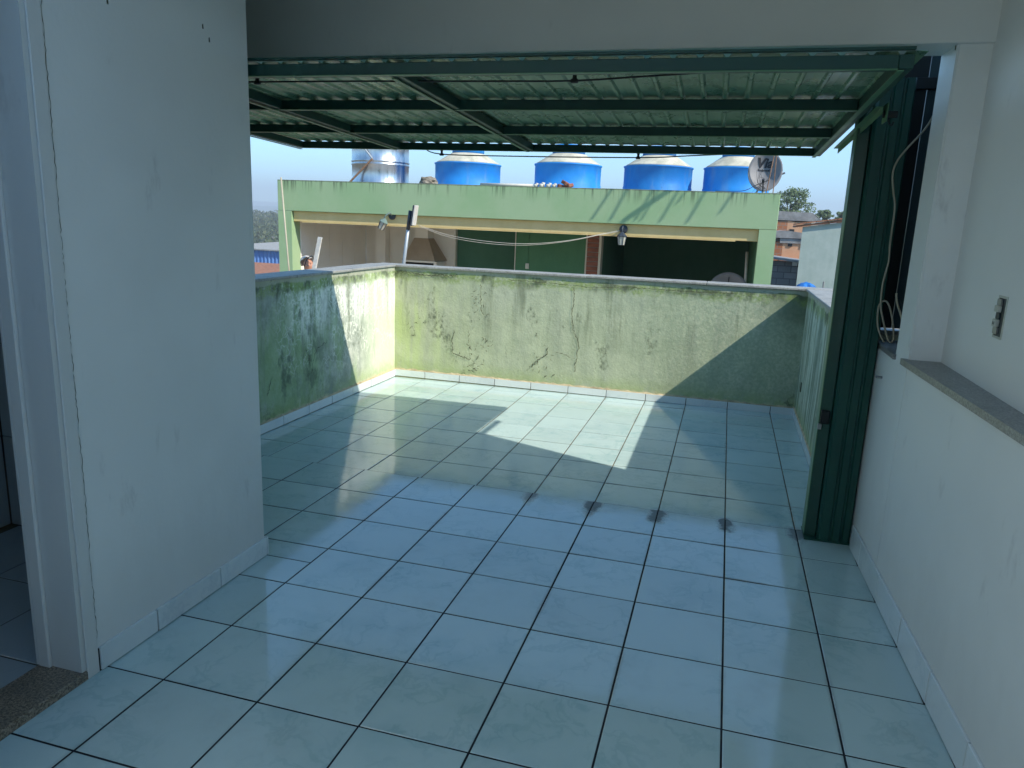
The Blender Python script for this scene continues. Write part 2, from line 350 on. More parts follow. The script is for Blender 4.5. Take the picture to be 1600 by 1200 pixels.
def box(bm, x0, x1, y0, y1, z0, z1, bev=0):
    if x0 > x1: x0, x1 = x1, x0
    if y0 > y1: y0, y1 = y1, y0
    if z0 > z1: z0, z1 = z1, z0
    v = [bm.verts.new(p) for p in ((x0,y0,z0),(x1,y0,z0),(x1,y1,z0),(x0,y1,z0),(x0,y0,z1),(x1,y0,z1),(x1,y1,z1),(x0,y1,z1))]
    fs = [bm.faces.new([v[i] for i in f]) for f in ((3,2,1,0),(4,5,6,7),(0,1,5,4),(1,2,6,5),(2,3,7,6),(3,0,4,7))]
    if bev:
        es = list({e for f in fs for e in f.edges}); bmesh.ops.bevel(bm, geom=es, offset=bev, segments=1, affect='EDGES')
    return bm
def bx(*a, bev=0): return box(BM(), *a, bev=bev)
def prism(bm, poly, a0, a1, axis='z'):
    def pt(p, a):
        return {'z': (p[0], p[1], a), 'x': (a, p[0], p[1]), 'y': (p[0], a, p[1])}[axis]
    lo = [bm.verts.new(pt(p, a0)) for p in poly]; hi = [bm.verts.new(pt(p, a1)) for p in poly]; n = len(poly)
    bm.faces.new(lo[::-1]); bm.faces.new(hi)
    for i in range(n): bm.faces.new((lo[i], lo[(i+1) % n], hi[(i+1) % n], hi[i]))
    return bm
def tube(bm, pts, r, seg=8, cap=True):
    pts = [Vector(p) for p in pts]; rings = []; n = None
    rs = r if isinstance(r, (list, tuple)) else [r]*len(pts)
    for i, p in enumerate(pts):
        t = (pts[min(i+1, len(pts)-1)] - pts[max(i-1, 0)]).normalized()
        if n is None: n = t.orthogonal().normalized()
        else: n = (n - t*n.dot(t)).normalized()
        b = t.cross(n)
        rings.append([bm.verts.new(p + (n*math.cos(2*math.pi*k/seg) + b*math.sin(2*math.pi*k/seg))*rs[i]) for k in range(seg)])
    for a, c in zip(rings, rings[1:]):
        for k in range(seg): bm.faces.new((a[k], a[(k+1) % seg], c[(k+1) % seg], c[k]))
    if cap: bm.faces.new(rings[0][::-1]); bm.faces.new(rings[-1])
    return bm
def smoothpts(P, n=6):
    P = [Vector(p) for p in P]; out = []
    for i in range(len(P)-1):
        a, b, c, d = P[max(i-1,0)], P[i], P[i+1], P[min(i+2, len(P)-1)]
        for k in range(n):
            t = k/n
            out.append(.5*((2*b) + (-a+c)*t + (2*a-5*b+4*c-d)*t*t + (-a+3*b-3*c+d)*t**3))
    out.append(P[-1]); return out
def lathe(bm, prof, c=(0,0,0), seg=32):
    rings = []
    for r, z in prof:
        rings.append([bm.verts.new((c[0]+r*math.cos(2*math.pi*k/seg), c[1]+r*math.sin(2*math.pi*k/seg), c[2]+z)) for k in range(seg)])
    for a, b in zip(rings, rings[1:]):
        for k in range(seg): bm.faces.new((a[k], a[(k+1) % seg], b[(k+1) % seg], b[k]))
    bm.faces.new(rings[0][::-1]); bm.faces.new(rings[-1]); return bm
def ribbon(bm, pts, w, normal, jag=.25):
    """flat crack ribbon lying on a wall, with uneven width"""
    nrm = Vector(normal); P = []
    for a, b in zip(pts, pts[1:]):
        a, b = Vector(a), Vector(b); k = max(2, int((b-a).length/.012))
        for i in range(k): P.append(a.lerp(b, i/k))
    P.append(Vector(pts[-1])); L = []
    for i, p in enumerate(P):
        t = (P[min(i+1, len(P)-1)]-P[max(i-1, 0)]).normalized(); s = nrm.cross(t).normalized()
        p = p + s*random.uniform(-1, 1)*w*jag*2
        ww = w*random.uniform(.25, 1.0)*(.3 if i in (0, len(P)-1) else 1)
        L.append((bm.verts.new(p+s*ww/2), bm.verts.new(p-s*ww/2)))
    for (a, b), (c, d) in zip(L, L[1:]): bm.faces.new((a, b, d, c))
    return bm

# ---------------------------------------------------------------- floors with single tiles
T = .34; GR = .0065
def xr(y): return .972 - .043*max(y, -1.2)          # right hand wall line of the room
TM = {}
def tile_mesh(w, d, mat):
    key = (round(w, 3), round(d, 3), mat)
    if key not in TM:
        bm = BM(); a, b = w/2, d/2
        def ring(q, z): return [bm.verts.new(p) for p in ((-a+q,-b+q,z),(a-q,-b+q,z),(a-q,b-q,z),(-a+q,b-q,z))]
        r0, r1, r2_ = ring(0, -.007), ring(0, -.0012), ring(.0016, 0)
        for A, B in ((r0, r1), (r1, r2_)):
            for k in range(4): bm.faces.new((A[k], A[(k+1) % 4], B[(k+1) % 4], B[k]))
        bm.faces.new(r2_)
        me = bpy.data.meshes.new('tile'); bmesh.ops.recalc_face_normals(bm, faces=bm.faces); bm.to_mesh(me); bm.free(); me.materials.append(MAT[mat]); TM[key] = me
    return TM[key]
def lay(parent, x0, x1, y0, y1, mat='tile', jit=.0012):
    w, d = x1-x0-GR, y1-y0-GR
    if w < .012 or d < .012: return
    o = bpy.data.objects.new('tile', tile_mesh(w, d, mat)); o.location = ((x0+x1)/2, (y0+y1)/2, random.uniform(-.0006, .0006))
    o.rotation_euler = (random.uniform(-jit, jit), random.uniform(-jit, jit), random.uniform(-.0008, .0008)); link(o, parent)
# room floor
xl_room, xl_out, xr_out, yfar, ystep = -1.58, -2.69, .86, 3.90, 4*T
bm = BM(); prism(bm, [(-1.62,-4.5),(xr(-4.5)+.02,-4.5),(xr(-1.2)+.02,-1.2),(xr(1.3)+.02,ystep-.003),(-2.75,ystep-.003),(-2.75,.17),(-1.62,.17)], -.12, -.0018)
floor = tag(obj('room_floor', bm, 'groutdark'), 'glossy pale blue marbled ceramic tile floor inside the covered room', kind='structure')
for r in range(-8, 4):
    for c in range(-8, 3):
        x0, x1, y0, y1 = c*T, (c+1)*T, r*T, (r+1)*T
        left = xl_room if y0 < .0 else (xl_out if y0 >= .1 else xl_room)
        if y0 < .19 < y1 and x0 < xl_room:       # row that runs past the end of the left wall
            if x1 <= xl_room: lay(floor, max(x0, xl_out), x1, .19, y1)
            else: lay(floor, x0, x1, .1925, y1); lay(floor, xl_room, x1, y0, .1925)
            continue
        if x1 <= left: continue
        x0 = max(x0, left); x1 = min(x1, xr((y0+y1)/2))
        if x1-x0 > .02: lay(floor, x0, x1, y0, y1 - (.004 if r == 3 else 0))
bm = BM(); box(bm, xl_out-.02, xr_out+.02, ystep+.001, yfar+.02, -.14, -.0018)
terr = tag(obj('terrace_floor', bm, 'grout'), 'sunlit white tiled terrace floor one small step below the room', kind='structure')
terr.location.z = -.009; terr.rotation_euler.y = -.0042
for r in range(4, 12):
    for c in range(-8, 3):
        lay(terr, max(c*T, xl_out), min((c+1)*T, xr_out), r*T + (.004 if r == 4 else 0), min((r+1)*T, yfar))

# ---------------------------------------------------------------- terrace parapets
def coping(parent, x0, x1, y0, y1, axis, L, z0=1.006, z1=1.026):
    a0, a1 = (x0, x1) if axis == 'x' else (y0, y1); n = max(1, round((a1-a0)/L))
    for i in range(n):
        s, e = a0+(a1-a0)*i/n+.0015, a0+(a1-a0)*(i+1)/n-.0015
        dz = random.uniform(-.002, .002)
        obj('coping_slab', bx(*((s, e, y0, y1) if axis == 'x' else (x0, x1, s, e)), z0+dz, z1+dz, bev=.004), 'coping', parent)
def skirting(parent, p0, p1, h, nrm, joints, mat='skirt', th=.009, z0=0., cap=True):
    """row of skirting tiles between p0 and p1 (xy) on the side nrm; joints: distances from p0"""
    a = Vector((*p0, 0)); b = Vector((*p1, 0)); d = (b-a).normalized(); n = Vector((*nrm, 0)); L = (b-a).length
    js = [0] + [j for j in joints if .02 < j < L-.02] + [L]
    for s, e in zip(js, js[1:]):
        bm = BM(); q = [a+d*(s+.0028), a+d*(e-.0028)]
        w = th+random.uniform(-.0012, .0012)
        prism(bm, [(q[0].x, q[0].y), (q[1].x, q[1].y), ((q[1]+n*w).x, (q[1]+n*w).y), ((q[0]+n*w).x, (q[0]+n*w).y)], z0+.003, z0+h)
        es = [ed for ed in bm.edges]; bmesh.ops.bevel(bm, geom=es, offset=.0012, segments=1, affect='EDGES')
        obj('skirting_tile', bm, mat, parent)
    bm = BM(); q = [a+d*.001, b-d*.001]; prism(bm, [(q[0].x, q[0].y), (q[1].x, q[1].y), ((q[1]+n*.0045).x, (q[1]+n*.0045).y), ((q[0]+n*.0045).x, (q[0]+n*.0045).y)], z0+.001, z0+h-.004)
    obj('joint_backing', bm, 'groutdark', parent)
    if cap:
        k = int(L/.03); V = []; bm = BM()
        for i in range(k+1):
            c = a+d*(L*i/k); hh = z0+h+random.uniform(.003, .016); w = th*random.uniform(.3, .9)
            V.append([bm.verts.new(c+Vector((0,0,z0+h))), bm.verts.new(c+n*(th*.9)+Vector((0,0,z0+h+.0005))), bm.verts.new(c+n*w*.5+Vector((0,0,hh))), bm.verts.new(c+Vector((0,0,hh+.003)))])
        for A, B in zip(V, V[1:]):
            for j in range(3): bm.faces.new((A[j], A[j+1], B[j+1], B[j]))
        obj('mortar_bead', bm, 'mortarbead', parent)
MAT['mortarbead'] = plain('stained_mortar', (.50, .41, .26), .95, var=.35, scale=12)
def grid(bm, f, nu, nv):
    V = [[bm.verts.new(f(i/nu, j/nv)) for j in range(nv+1)] for i in range(nu+1)]
    for i in range(nu):
        for j in range(nv): bm.faces.new((V[i][j], V[i+1][j], V[i+1][j+1], V[i][j+1]))
def parapet(name, x0, x1, y0, y1, face, mat):
    """wall block with an uneven plastered inner face"""
    bm = BM(); z0, z1 = -3.0, 1.005
    if face == 'y': box(bm, x0, x1, y0+.012, y1, z0, z1); grid(bm, lambda u, v: (x0+(x1-x0)*u, y0+.012-.012*(0 if v in (0,) else 1)-.004*mnoise.noise(Vector((u*9, v*3, 1.))), -.1+(z1+.1)*v), 90, 30)
    elif face == '+x': box(bm, x0, x1-.012, y0, y1, z0, z1); grid(bm, lambda u, v: (x1-.004*mnoise.noise(Vector((u*9, v*3, 5.))), y0+(y1-y0)*u, -.1+(z1+.1)*v), 90, 30)
    else: box(bm, x0+.012, x1, y0, y1, z0, z1); grid(bm, lambda u, v: (x0+.004*mnoise.noise(Vector((u*9, v*3, 8.))), y0+(y1-y0)*u, -.1+(z1+.1)*v), 90, 30)
    return obj(name, bm, mat, smooth=False)
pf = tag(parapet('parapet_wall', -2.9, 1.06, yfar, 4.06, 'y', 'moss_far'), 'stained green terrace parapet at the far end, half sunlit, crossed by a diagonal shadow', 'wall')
coping(pf, -2.9, 1.07, yfar-.018, 4.085, 'x', 1.05)
skirting(pf, (xl_out, yfar), (xr_out, yfar), .062, (0, -1), [xl_out*-1 + k*T for k in range(-7, 3)], z0=-.010)
pl = tag(parapet('parapet_wall', -2.9, xl_out, 1.42, yfar-.001, '+x', 'moss_left'), 'left terrace parapet with white lace-like efflorescence and mould, brightly sunlit beside the corner', 'wall')
coping(pl, -2.915, xl_out+.018, 1.421, yfar-.02, 'y', .95)
skirting(pl, (xl_out, 1.43), (xl_out, yfar), .066, (1, 0), [k*T-1.43 for k in range(5, 12)], z0=-.018)
pr = tag(parapet('parapet_wall', xr_out, 1.06, 1.42, yfar-.001, '-x', 'moss_right'), 'shaded right terrace parapet with dark vertical streaks behind the green gate post', 'wall')
coping(pr, xr_out-.018, 1.075, 1.41, yfar-.02, 'y', .85)
skirting(pr, (xr_out, 1.43), (xr_out, yfar), .066, (-1, 0), [k*T-1.43 for k in range(5, 12)], z0=-.004)
obj('drain_slot', bx(xr_out-.006, xr_out+.002, 3.535, 3.575, .265, .335), 'crack', pr)
cr = {'a': [(-1.018,.92),(-1.013,.841),(-1.021,.681),(-1.009,.566),(-.969,.489),(-.946,.397),(-.963,.291),(-.975,.184)],
 'b': [(-2.098,.47),(-2.121,.359),(-2.109,.262),(-2.079,.24),(-2.008,.228),(-1.944,.203)], 'c': [(-1.15,.345),(-1.09,.338),(-.969,.296)],
 't': [(-2.68,.965),(-2.538,.963),(-2.408,.941),(-2.306,.941),(-2.255,.961),(-2.179,.948),(-2.078,.965)], 'd': [(-1.859,.902),(-1.855,.786),(-1.846,.644)],
 'e': [(-1.958,.481),(-1.961,.36)], 'f': [(-1.382,.181),(-1.301,.26),(-1.232,.326),(-1.211,.387)], 'g': [(-1.6,.95),(-1.2,.945),(-.9,.93),(-.5,.95),(0,.945),(.3,.955)]}
for k, pts in cr.items():
    w = {'a': .008, 't': .009, 'd': .006, 'f': .010, 'b': .008}.get(k, .005)
    obj('crack', ribbon(BM(), [(x, yfar-.0065, z) for x, z in pts], w, (0, -1, 0), .5), 'crack', pf)
for c_, n_, sp in (((-1.9, .69), 26, .10), ((-1.93, .18), 30, .09), ((-1.25, .28), 20, .10), ((-1.78, .36), 14, .07), ((-2.5, .47), 14, .08)):      # flaked mould marks
    bm = BM()
    for i in range(n_):
        x = c_[0]+random.gauss(0, sp*.6); z = min(.93, max(.09, c_[1]+random.gauss(0, sp))); a = random.uniform(0, 3.1)
        l_ = random.uniform(.01, .04)
        ribbon(bm, [(x, yfar-.0066, z), (x+math.cos(a)*l_, yfar-.0066, z+math.sin(a)*l_)], random.uniform(.004, .011), (0, -1, 0), .6)
    tag(obj('mould_flecks', bm, 'crack', pf), kind='stuff')
for pts in ([(2.656,.49),(2.507,.457),(2.452,.367),(2.43,.294)], [(1.923,.357),(1.895,.292),(1.858,.229)]):
    obj('crack', ribbon(BM(), [(xl_out+.0055, y, z) for y, z in pts], .008, (1, 0, 0), .5), 'crack', pl)

# ---------------------------------------------------------------- room shell
# left wall with door opening
lw = tag(obj('room_wall', bx(-1.72, xl_room, -.753, .19, 0, 2.95, bev=.004), 'white'), 'white painted wall end on the left with scuffs beside the bathroom door', 'wall')
for a in ((-1.72, xl_room, -4.5, -1.56, 0, 2.95), (-1.72, xl_room, -1.558, -.755, 2.1, 2.95)):
    obj('wall_segment', bx(*a), 'white', lw)
skirting(lw, (xl_room, -.709), (xl_room, .192), .082, (1, 0), [.25, .59], cap=False, th=.012)
obj('skirting_end', bx(-1.6, -1.569, .1915, .2005, .003, .082), 'skirt', lw)
obj('plaster_gap', ribbon(BM(), [(xl_room+.0018, -.7075, .1), (xl_room+.0018, -.706, .6), (xl_room+.0018, -.7085, 1.2), (xl_room+.0018, -.705, 1.9), (xl_room+.0018, -.706, 2.2)], .0026, (1, 0, 0), .5), 'crack', lw)
bm = BM()
for y, z in ((-.477, 2.032), (-.061, 2.064), (-.03, 2.028)): prism(bm, [(y-.003, z-.008), (y+.003, z-.008), (y+.002, z+.008), (y-.003, z+.006)], xl_room-.002, xl_room+.0012, 'x')
tag(obj('nail_hole', bm, 'crack', lw), kind='stuff')
# door frame
df = empty('door_frame', (-1.65, -.76, 0), 'pale painted door frame of the dark bathroom at the left edge', 'door frame')
def part(o, name, bm, mat, smooth=False):
    p = obj(name, bm, mat, smooth=smooth); p.parent = o; p.matrix_parent_inverse = Matrix.Translation(-o.location) if not o.rotation_euler.z else o.matrix_basis.inverted(); return p
part(df, 'casing', bx(xl_room, xl_room+.007, -.757, -.712, 0, 2.13, bev=.002), 'trim')
part(df, 'jamb', bx(-1.735, xl_room-.001, -.772, -.7535, .03, 2.1), 'trim')
part(df, 'door_stop', bx(-1.735, -1.692, -.786, -.7725, .03, 2.1, bev=.003), 'trim')
part(df, 'door_stop_rebate', bx(-1.75, -1.7365, -.782, -.74, .03, 2.1, bev=.003), 'trim')
part(df, 'hinge', bx(-1.757, -1.7505, -.79, -.755, 1.12, 1.21, bev=.002), 'steel')
part(df, 'casing_far_side', bx(xl_room, xl_room+.007, -1.60, -1.556, 0, 2.13, bev=.002), 'trim')
tag(obj('door_threshold', bx(-1.745, xl_room+.006, -1.558, -.7545, -.001, .029, bev=.003), 'thresh'), 'brown speckled granite threshold at the bathroom door', 'threshold')
# bathroom
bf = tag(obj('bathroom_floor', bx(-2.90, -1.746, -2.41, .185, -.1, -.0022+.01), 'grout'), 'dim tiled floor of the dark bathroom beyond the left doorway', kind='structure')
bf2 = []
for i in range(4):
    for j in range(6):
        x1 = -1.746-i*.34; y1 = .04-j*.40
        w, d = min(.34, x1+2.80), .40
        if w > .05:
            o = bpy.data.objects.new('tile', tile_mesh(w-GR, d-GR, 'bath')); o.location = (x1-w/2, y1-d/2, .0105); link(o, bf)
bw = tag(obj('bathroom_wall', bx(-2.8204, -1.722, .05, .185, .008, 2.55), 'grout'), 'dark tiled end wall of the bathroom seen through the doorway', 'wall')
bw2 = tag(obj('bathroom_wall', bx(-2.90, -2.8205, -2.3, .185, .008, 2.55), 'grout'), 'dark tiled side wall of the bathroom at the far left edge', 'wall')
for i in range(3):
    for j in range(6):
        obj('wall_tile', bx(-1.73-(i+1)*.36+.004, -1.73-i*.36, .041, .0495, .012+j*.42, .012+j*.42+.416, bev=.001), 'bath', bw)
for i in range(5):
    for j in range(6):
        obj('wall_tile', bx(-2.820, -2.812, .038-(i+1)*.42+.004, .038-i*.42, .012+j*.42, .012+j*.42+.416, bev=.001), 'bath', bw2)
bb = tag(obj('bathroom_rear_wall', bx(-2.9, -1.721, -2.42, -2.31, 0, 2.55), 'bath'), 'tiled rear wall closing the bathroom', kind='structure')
tag(obj('bathroom_ceiling', bx(-2.9, -1.721, -2.42, .186, 2.551, 2.7), 'ceil'), 'ceiling slab of the bathroom', kind='structure')
# right wall: thick low part, recess above the stone sill, pilaster
rw = empty('room_wall', (1.0, 0, 0), 'white right wall with a recessed upper part above a grey stone sill', 'wall')
Y0, YP0, YP1, ZS = -4.5, .775, .97, .985
bm = BM(); prism(bm, [(xr(Y0), Y0), (xr(-1.2), -1.2), (xr(YP0), YP0), (1.25, YP0), (1.25, Y0)], 0, ZS-.022); part(rw, 'lower_wall', bm, 'white')
bm = BM(); prism(bm, [(xr(YP0)+.0, YP0+.0005), (xr(YP1), YP1), (1.25, YP1), (1.25, YP0+.0005)], 0, 2.955)
bmesh.ops.bevel(bm, geom=[e for e in bm.edges if abs(e.verts[0].co.z-e.verts[1].co.z) > 1], offset=.006, segments=2, affect='EDGES'); part(rw, 'pilaster', bm, 'white')
bm = BM(); prism(bm, [(1.058, Y0), (1.052, YP0), (1.25, YP0), (1.25, Y0)], ZS, 2.955); part(rw, 'recess_back', bm, 'white')
bm = BM(); prism(bm, [(xr(YP1)+.002, YP1+.0005), (xr(1.42)+.002, 1.42), (1.06, 1.42), (1.06, YP1+.0005)], -.5, .955); part(rw, 'low_wall', bm, 'white')
sl = tag(obj('window_sill', prism(BM(), [(xr(Y0)-.022, Y0), (xr(-1.2)-.022, -1.2), (xr(.80)-.022, .802), (1.0515, .776), (1.0575, Y0)], ZS-.021, ZS+.003), 'sill'), 'long grey granite sill on the right wall under the socket', 'sill')
bmesh_sl = tag(obj('window_sill', bx(.918, 1.06, .955, 1.405, .957, .98, bev=.003), 'sill'), 'short grey granite sill in the dark gap beside the green post', 'sill')
# skirting right
L0 = (xr(-1.2), -1.2); L1 = (xr(1.22), 1.22)
skirting(rw, L0, L1, .118, (-1, 0), [k*T+1.2 for k in range(-3, 4)], cap=False, th=.010)
for o in rw.children:
    if o.name.startswith(('skirting', 'joint')): o.matrix_parent_inverse = Matrix.Translation(-rw.location)
for y, z, x in ((.80, 2.13, None),):
    part(rw, 'nail_hole', bx(xr(y)-.0012, xr(y)+.01, y-.006, y+.002, z-.01, z+.006), 'crack')
bo = tag(obj('wall_bolt', tube(BM(), [(.955, 1.13, .848), (.90, 1.13, .848)], .006), 'steel'), 'small metal bolt sticking out of the white wall beside the green post', 'bolt')
# beam, ceiling, roof, rear wall
beam = tag(obj('ceiling_beam', bx(xl_out, 1.25, .755, .968, 2.135, 2.95, bev=.003), 'white'), 'grey shaded concrete beam across the top above the gate', 'beam')
tag(obj('ceiling', bx(-2.92, 1.25, -1.0, .754, 2.40, 2.56), 'ceil'), 'white ceiling slab over the front part of the room', kind='structure')  # slab stops short so skylight enters behind the camera
# invented patio behind the camera, left unroofed so skylight fills the room
tag(obj('rear_wall', bx(-1.72, 1.25, -4.62, -4.501, 0, 2.95), 'white'), 'white wall closing the invented unroofed patio behind the camera', kind='structure')
nook = tag(obj('outer_wall', bx(-2.92, xl_out-.001, .19, 1.235, -3, 2.955), 'white'), 'white outer wall of the recess behind the left wall end', 'wall')
obj('wall_segment', bx(-2.92, -2.87, 1.2355, 1.418, -3, 2.955), 'white', nook)

# socket in the right wall
so = empty('wall_socket', (1.053, .235, 1.165), 'open ivory switch and socket without cover plate in the right wall', 'socket')
X = 1.053
def frame_rect(bm, y0, y1, z0, z1, w, x0, x1):
    box(bm, x0, x1, y0, y1, z0, z0+w); box(bm, x0, x1, y0, y1, z1-w, z1); box(bm, x0, x1, y0, y0+w, z0+w, z1-w); box(bm, x0, x1, y1-w, y1, z0+w, z1-w)
part(so, 'wall_box', bx(X-.0012, X+.02, .196, .262, 1.163, 1.283), 'darkplastic')
bm = BM(); frame_rect(bm, .190, .268, 1.157, 1.289, .007, X-.003, X+.005); part(so, 'box_rim', bm, 'plastic')
part(so, 'mounting_strap', bx(X-.007, X-.002, .226, .262, 1.170, 1.191), 'steel'); part(so, 'mounting_strap', bx(X-.007, X-.002, .226, .262, 1.259, 1.278), 'steel')
part(so, 'switch_module', bx(X-.013, X-.001, .228, .260, 1.238, 1.258, bev=.002), 'plastic')
part(so, 'blank_module', bx(X-.006, X-.001, .228, .260, 1.216, 1.237, bev=.002), 'darkplastic')
sk = part(so, 'socket_module', bx(X-.013, X-.001, .228, .260, 1.192, 1.2155, bev=.002), 'plastic')
for y in (.239, .250): part(so, 'socket_hole', bx(X-.0138, X-.012, y-.002, y+.002, 1.199, 1.208), 'darkplastic')

# ---------------------------------------------------------------- tilting gate, raised
gn = Vector((.0, .236, 1.955)); gf = Vector((.0, 2.360, 1.888)); gdir = (gf-gn).normalized(); gang = math.atan2(gf.z-gn.z, gf.y-gn.y); GL = (gf-gn).length
gate = empty('tilting_gate', (0, gn.y, gn.z), 'raised green metal tilting gate with ribbed sheet seen from below', 'gate'); gate.rotation_euler = (gang, 0, R(.8))
def gp(name, bm, mat): return obj(name, bm, mat, gate)
XL, XR, H = -2.645, .708, .041
def channel(bm, x0, x1, y0, y1):
    """box bar with small lips at the lower edge"""
    box(bm, x0, x1, y0, y1, 0, H, bev=.002)
for i, y in enumerate((0, .680, 1.386, GL-.042)):
    bm = BM(); channel(bm, XL+.043, XR-.043, y, y+.042); gp('crossbar', bm, 'gate')
    gp('crossbar_lip', bx(XL+.044, XR-.044, y-.004, y+.012, -.0035, -.0005), 'arm')  # lighter green lip stands in for the lit lower face
for i, x in enumerate((XL, -1.925, -1.025, XR-.042)):
    ys = (0, GL) if i in (0, 3) else None
    bm = BM()
    if ys: channel(bm, x, x+.042, 0, GL)
    else:
        for a, b in ((.0425, .6795), (.7225, 1.3855), (1.4285, GL-.0425)): channel(bm, x, x+.042, a, b)
    gp('side_rail' if ys else 'long_bar', bm, 'gate')
    gp('rail_lip', bx(x-.003, x+.016, .045 if not ys else 0, GL-.045 if not ys else GL, -.0075, -.004), 'arm')  # lighter strip paints the lit underside of the bar
# ribbed sheet
bm = BM(); per = .0857; prof = []
x = XL-.03
while x < XR+.03:
    for dx, z in ((0, .0), (.011, .0), (.018, .009), (.045, .0105), (.0787, .009)): prof.append((x+dx, H+.0015+z))
    x += per
ny = 36; V = []
for i, (px, pz) in enumerate(prof):
    row = []
    for j in range(ny+1):
        y = .012+(GL+.0)*j/ny
        row.append(bm.verts.new((px, y, pz+.0022*mnoise.noise(Vector((px*3, y*2.2, 0)))*(1 if pz > H+.01 else 0))))
    V.append(row)
for a, b in zip(V, V[1:]):
    for j in range(ny): bm.faces.new((a[j], a[j+1], b[j+1], b[j]))
sh = gp('ribbed_sheet', bm, 'sheet')
gp('edge_hem', bx(XL, XR, -.004, .014, H+.0135, H+.022), 'gate')
md = sh.modifiers.new('thickness', 'SOLIDIFY'); md.thickness = .0008; md.offset = 1
# stay cables under the gate and their clamps
def world_to_gate(p):
    m = Matrix.Translation(gate.location) @ gate.rotation_euler.to_matrix().to_4x4(); return m.inverted() @ Vector(p)
ca = smoothpts([world_to_gate(p) for p in ((-2.6,.42,1.974),(-1.738,.42,1.971),(-1.243,.42,1.969),(-.662,.42,1.963),(-.375,.42,1.962),(-.139,.42,1.973),(.123,.42,1.986),(.3,.42,1.992))])
gp('stay_cable', tube(BM(), ca, .0034, 6), 'cable')
cb = smoothpts([world_to_gate(p) for p in ((-1.78,2.375,1.905),(-1.658,2.375,1.868),(-1.147,2.375,1.862),(-.363,2.375,1.866),(-.044,2.375,1.882),(.35,2.375,1.905))])
gp('stay_cable', tube(BM(), cb, .0036, 6), 'cable')
for p, h in (((-.375,.42,1.964), .03), ((-1.655,2.375,1.868), .02), ((-.365,2.375,1.867), .02), ((-1.70,.42,1.971), .03)):
    q = world_to_gate(p); bm = BM()
    box(bm, q.x-.014, q.x+.014, q.y-.008, q.y+.008, q.z-.010, q.z+.004, bev=.003); tube(bm, [(q.x, q.y, q.z+.002), (q.x, q.y, q.z+h)], [.009, .006], 8)
    lathe(bm, [(.004, 0), (.009, .006), (.009, .014), (.004, .02)], (q.x, q.y, q.z+.012), 10)
    gp('cable_clamp', bm, 'cable')
# pivot arm at the right of the gate
def angle_bar(p0, p1, w, t):
    p0, p1 = Vector(p0), Vector(p1); d = (p1-p0).normalized(); s = Vector((1, 0, 0)); u = s.cross(d).normalized(); bm = BM()
    for a0, a1, b0, b1 in ((-w/2, w/2, 0, t), (w/2-t, w/2, -w, -.0005)):
        vs_ = [bm.verts.new(p+s*a+u*b) for p in (p0, p1) for a, b in ((a0, b0), (a1, b0), (a1, b1), (a0, b1))]
        for f in ((3,2,1,0),(4,5,6,7),(0,1,5,4),(1,2,6,5),(2,3,7,6),(3,0,4,7)): bm.faces.new([vs_[i] for i in f])
    return bm
def gw(name, bm, mat):
    p = gp(name, bm, mat); p.matrix_parent_inverse = (Matrix.Translation(gate.location) @ gate.rotation_euler.to_matrix().to_4x4()).inverted(); return p
gw('lifting_arm', angle_bar((.714, .80, 1.925), (.714, 1.98, 1.893), .024, .003), 'arm')
gw('pivot_plate', bx(.741, .746, .80, .89, 1.875, 1.945, bev=.002), 'arm')
gw('pivot_bolt', tube(BM(), [(.735, .84, 1.905), (.785, .84, 1.905)], .013, 10), 'cable')
gw('hook', tube(BM(), [(.752, .82, 1.888), (.757, .81, 1.866), (.766, .81, 1.862), (.771, .815, 1.874)], .0035, 6), 'cable')

# ---------------------------------------------------------------- gate posts
def gate_post(name, sgn, xo, zb, label):
    """counterweight column: folded sheet cover with ribs, guide channel on the opening side"""
    o = empty(name, (xo, 1.30, zb), label, 'post', 'counterweight posts of the gate')
    X = lambda a: xo + sgn*a
    bm = BM(); pts = [(0, 1.262), (.012, 1.250), (.052, 1.250), (.056, 1.258), (.064, 1.258), (.068, 1.250), (.098, 1.250), (.102, 1.258), (.110, 1.258), (.114, 1.250), (.140, 1.250), (.146, 1.258), (.146, 1.385), (0, 1.385)]
    P = [(X(a), y) for a, y in pts]
    prism(bm, P, zb, 2.11); part(o, 'cover', bm, 'post')
    bm = BM(); P = [(X(-.052), 1.300), (X(-.006), 1.288), (X(-.001), 1.292), (X(-.001), 1.380), (X(-.052), 1.380)]
    prism(bm, P, zb, 2.10); part(o, 'guide_channel', bm, 'post')
    part(o, 'channel_lip', bx(X(-.056), X(-.0525), 1.296, 1.386, zb, 2.10), 'arm')  # lighter green paints the lit edge of the channel
    part(o, 'base_plate', bx(X(-.058), X(.150), 1.245, 1.40, zb-.001, zb+.006), 'post')
    part(o, 'latch', bx(X(-.050), X(-.012), 1.272, 1.300, zb+.575, zb+.64, bev=.003), 'black')
    part(o, 'latch_tongue', bx(X(-.058), X(-.040), 1.280, 1.2955, zb+.545, zb+.572, bev=.002), 'steel')
    return o
gate_post('gate_post', 1, .768, .001, 'tall dark green ribbed metal gate post at the right side')
gate_post('gate_post', -1, -2.705, .001, 'dark green metal gate post at the left end of the gate, behind the white wall')
# dark panels closing the gap between post and pilaster
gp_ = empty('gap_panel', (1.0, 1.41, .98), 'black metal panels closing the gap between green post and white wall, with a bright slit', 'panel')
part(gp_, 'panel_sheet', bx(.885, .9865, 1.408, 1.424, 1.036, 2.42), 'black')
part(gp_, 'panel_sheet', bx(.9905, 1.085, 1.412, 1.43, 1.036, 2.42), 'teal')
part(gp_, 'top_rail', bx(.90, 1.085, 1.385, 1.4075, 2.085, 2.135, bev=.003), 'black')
part(gp_, 'side_sheet', bx(1.07, 1.085, .972, 1.406, .985, 2.134), 'black')
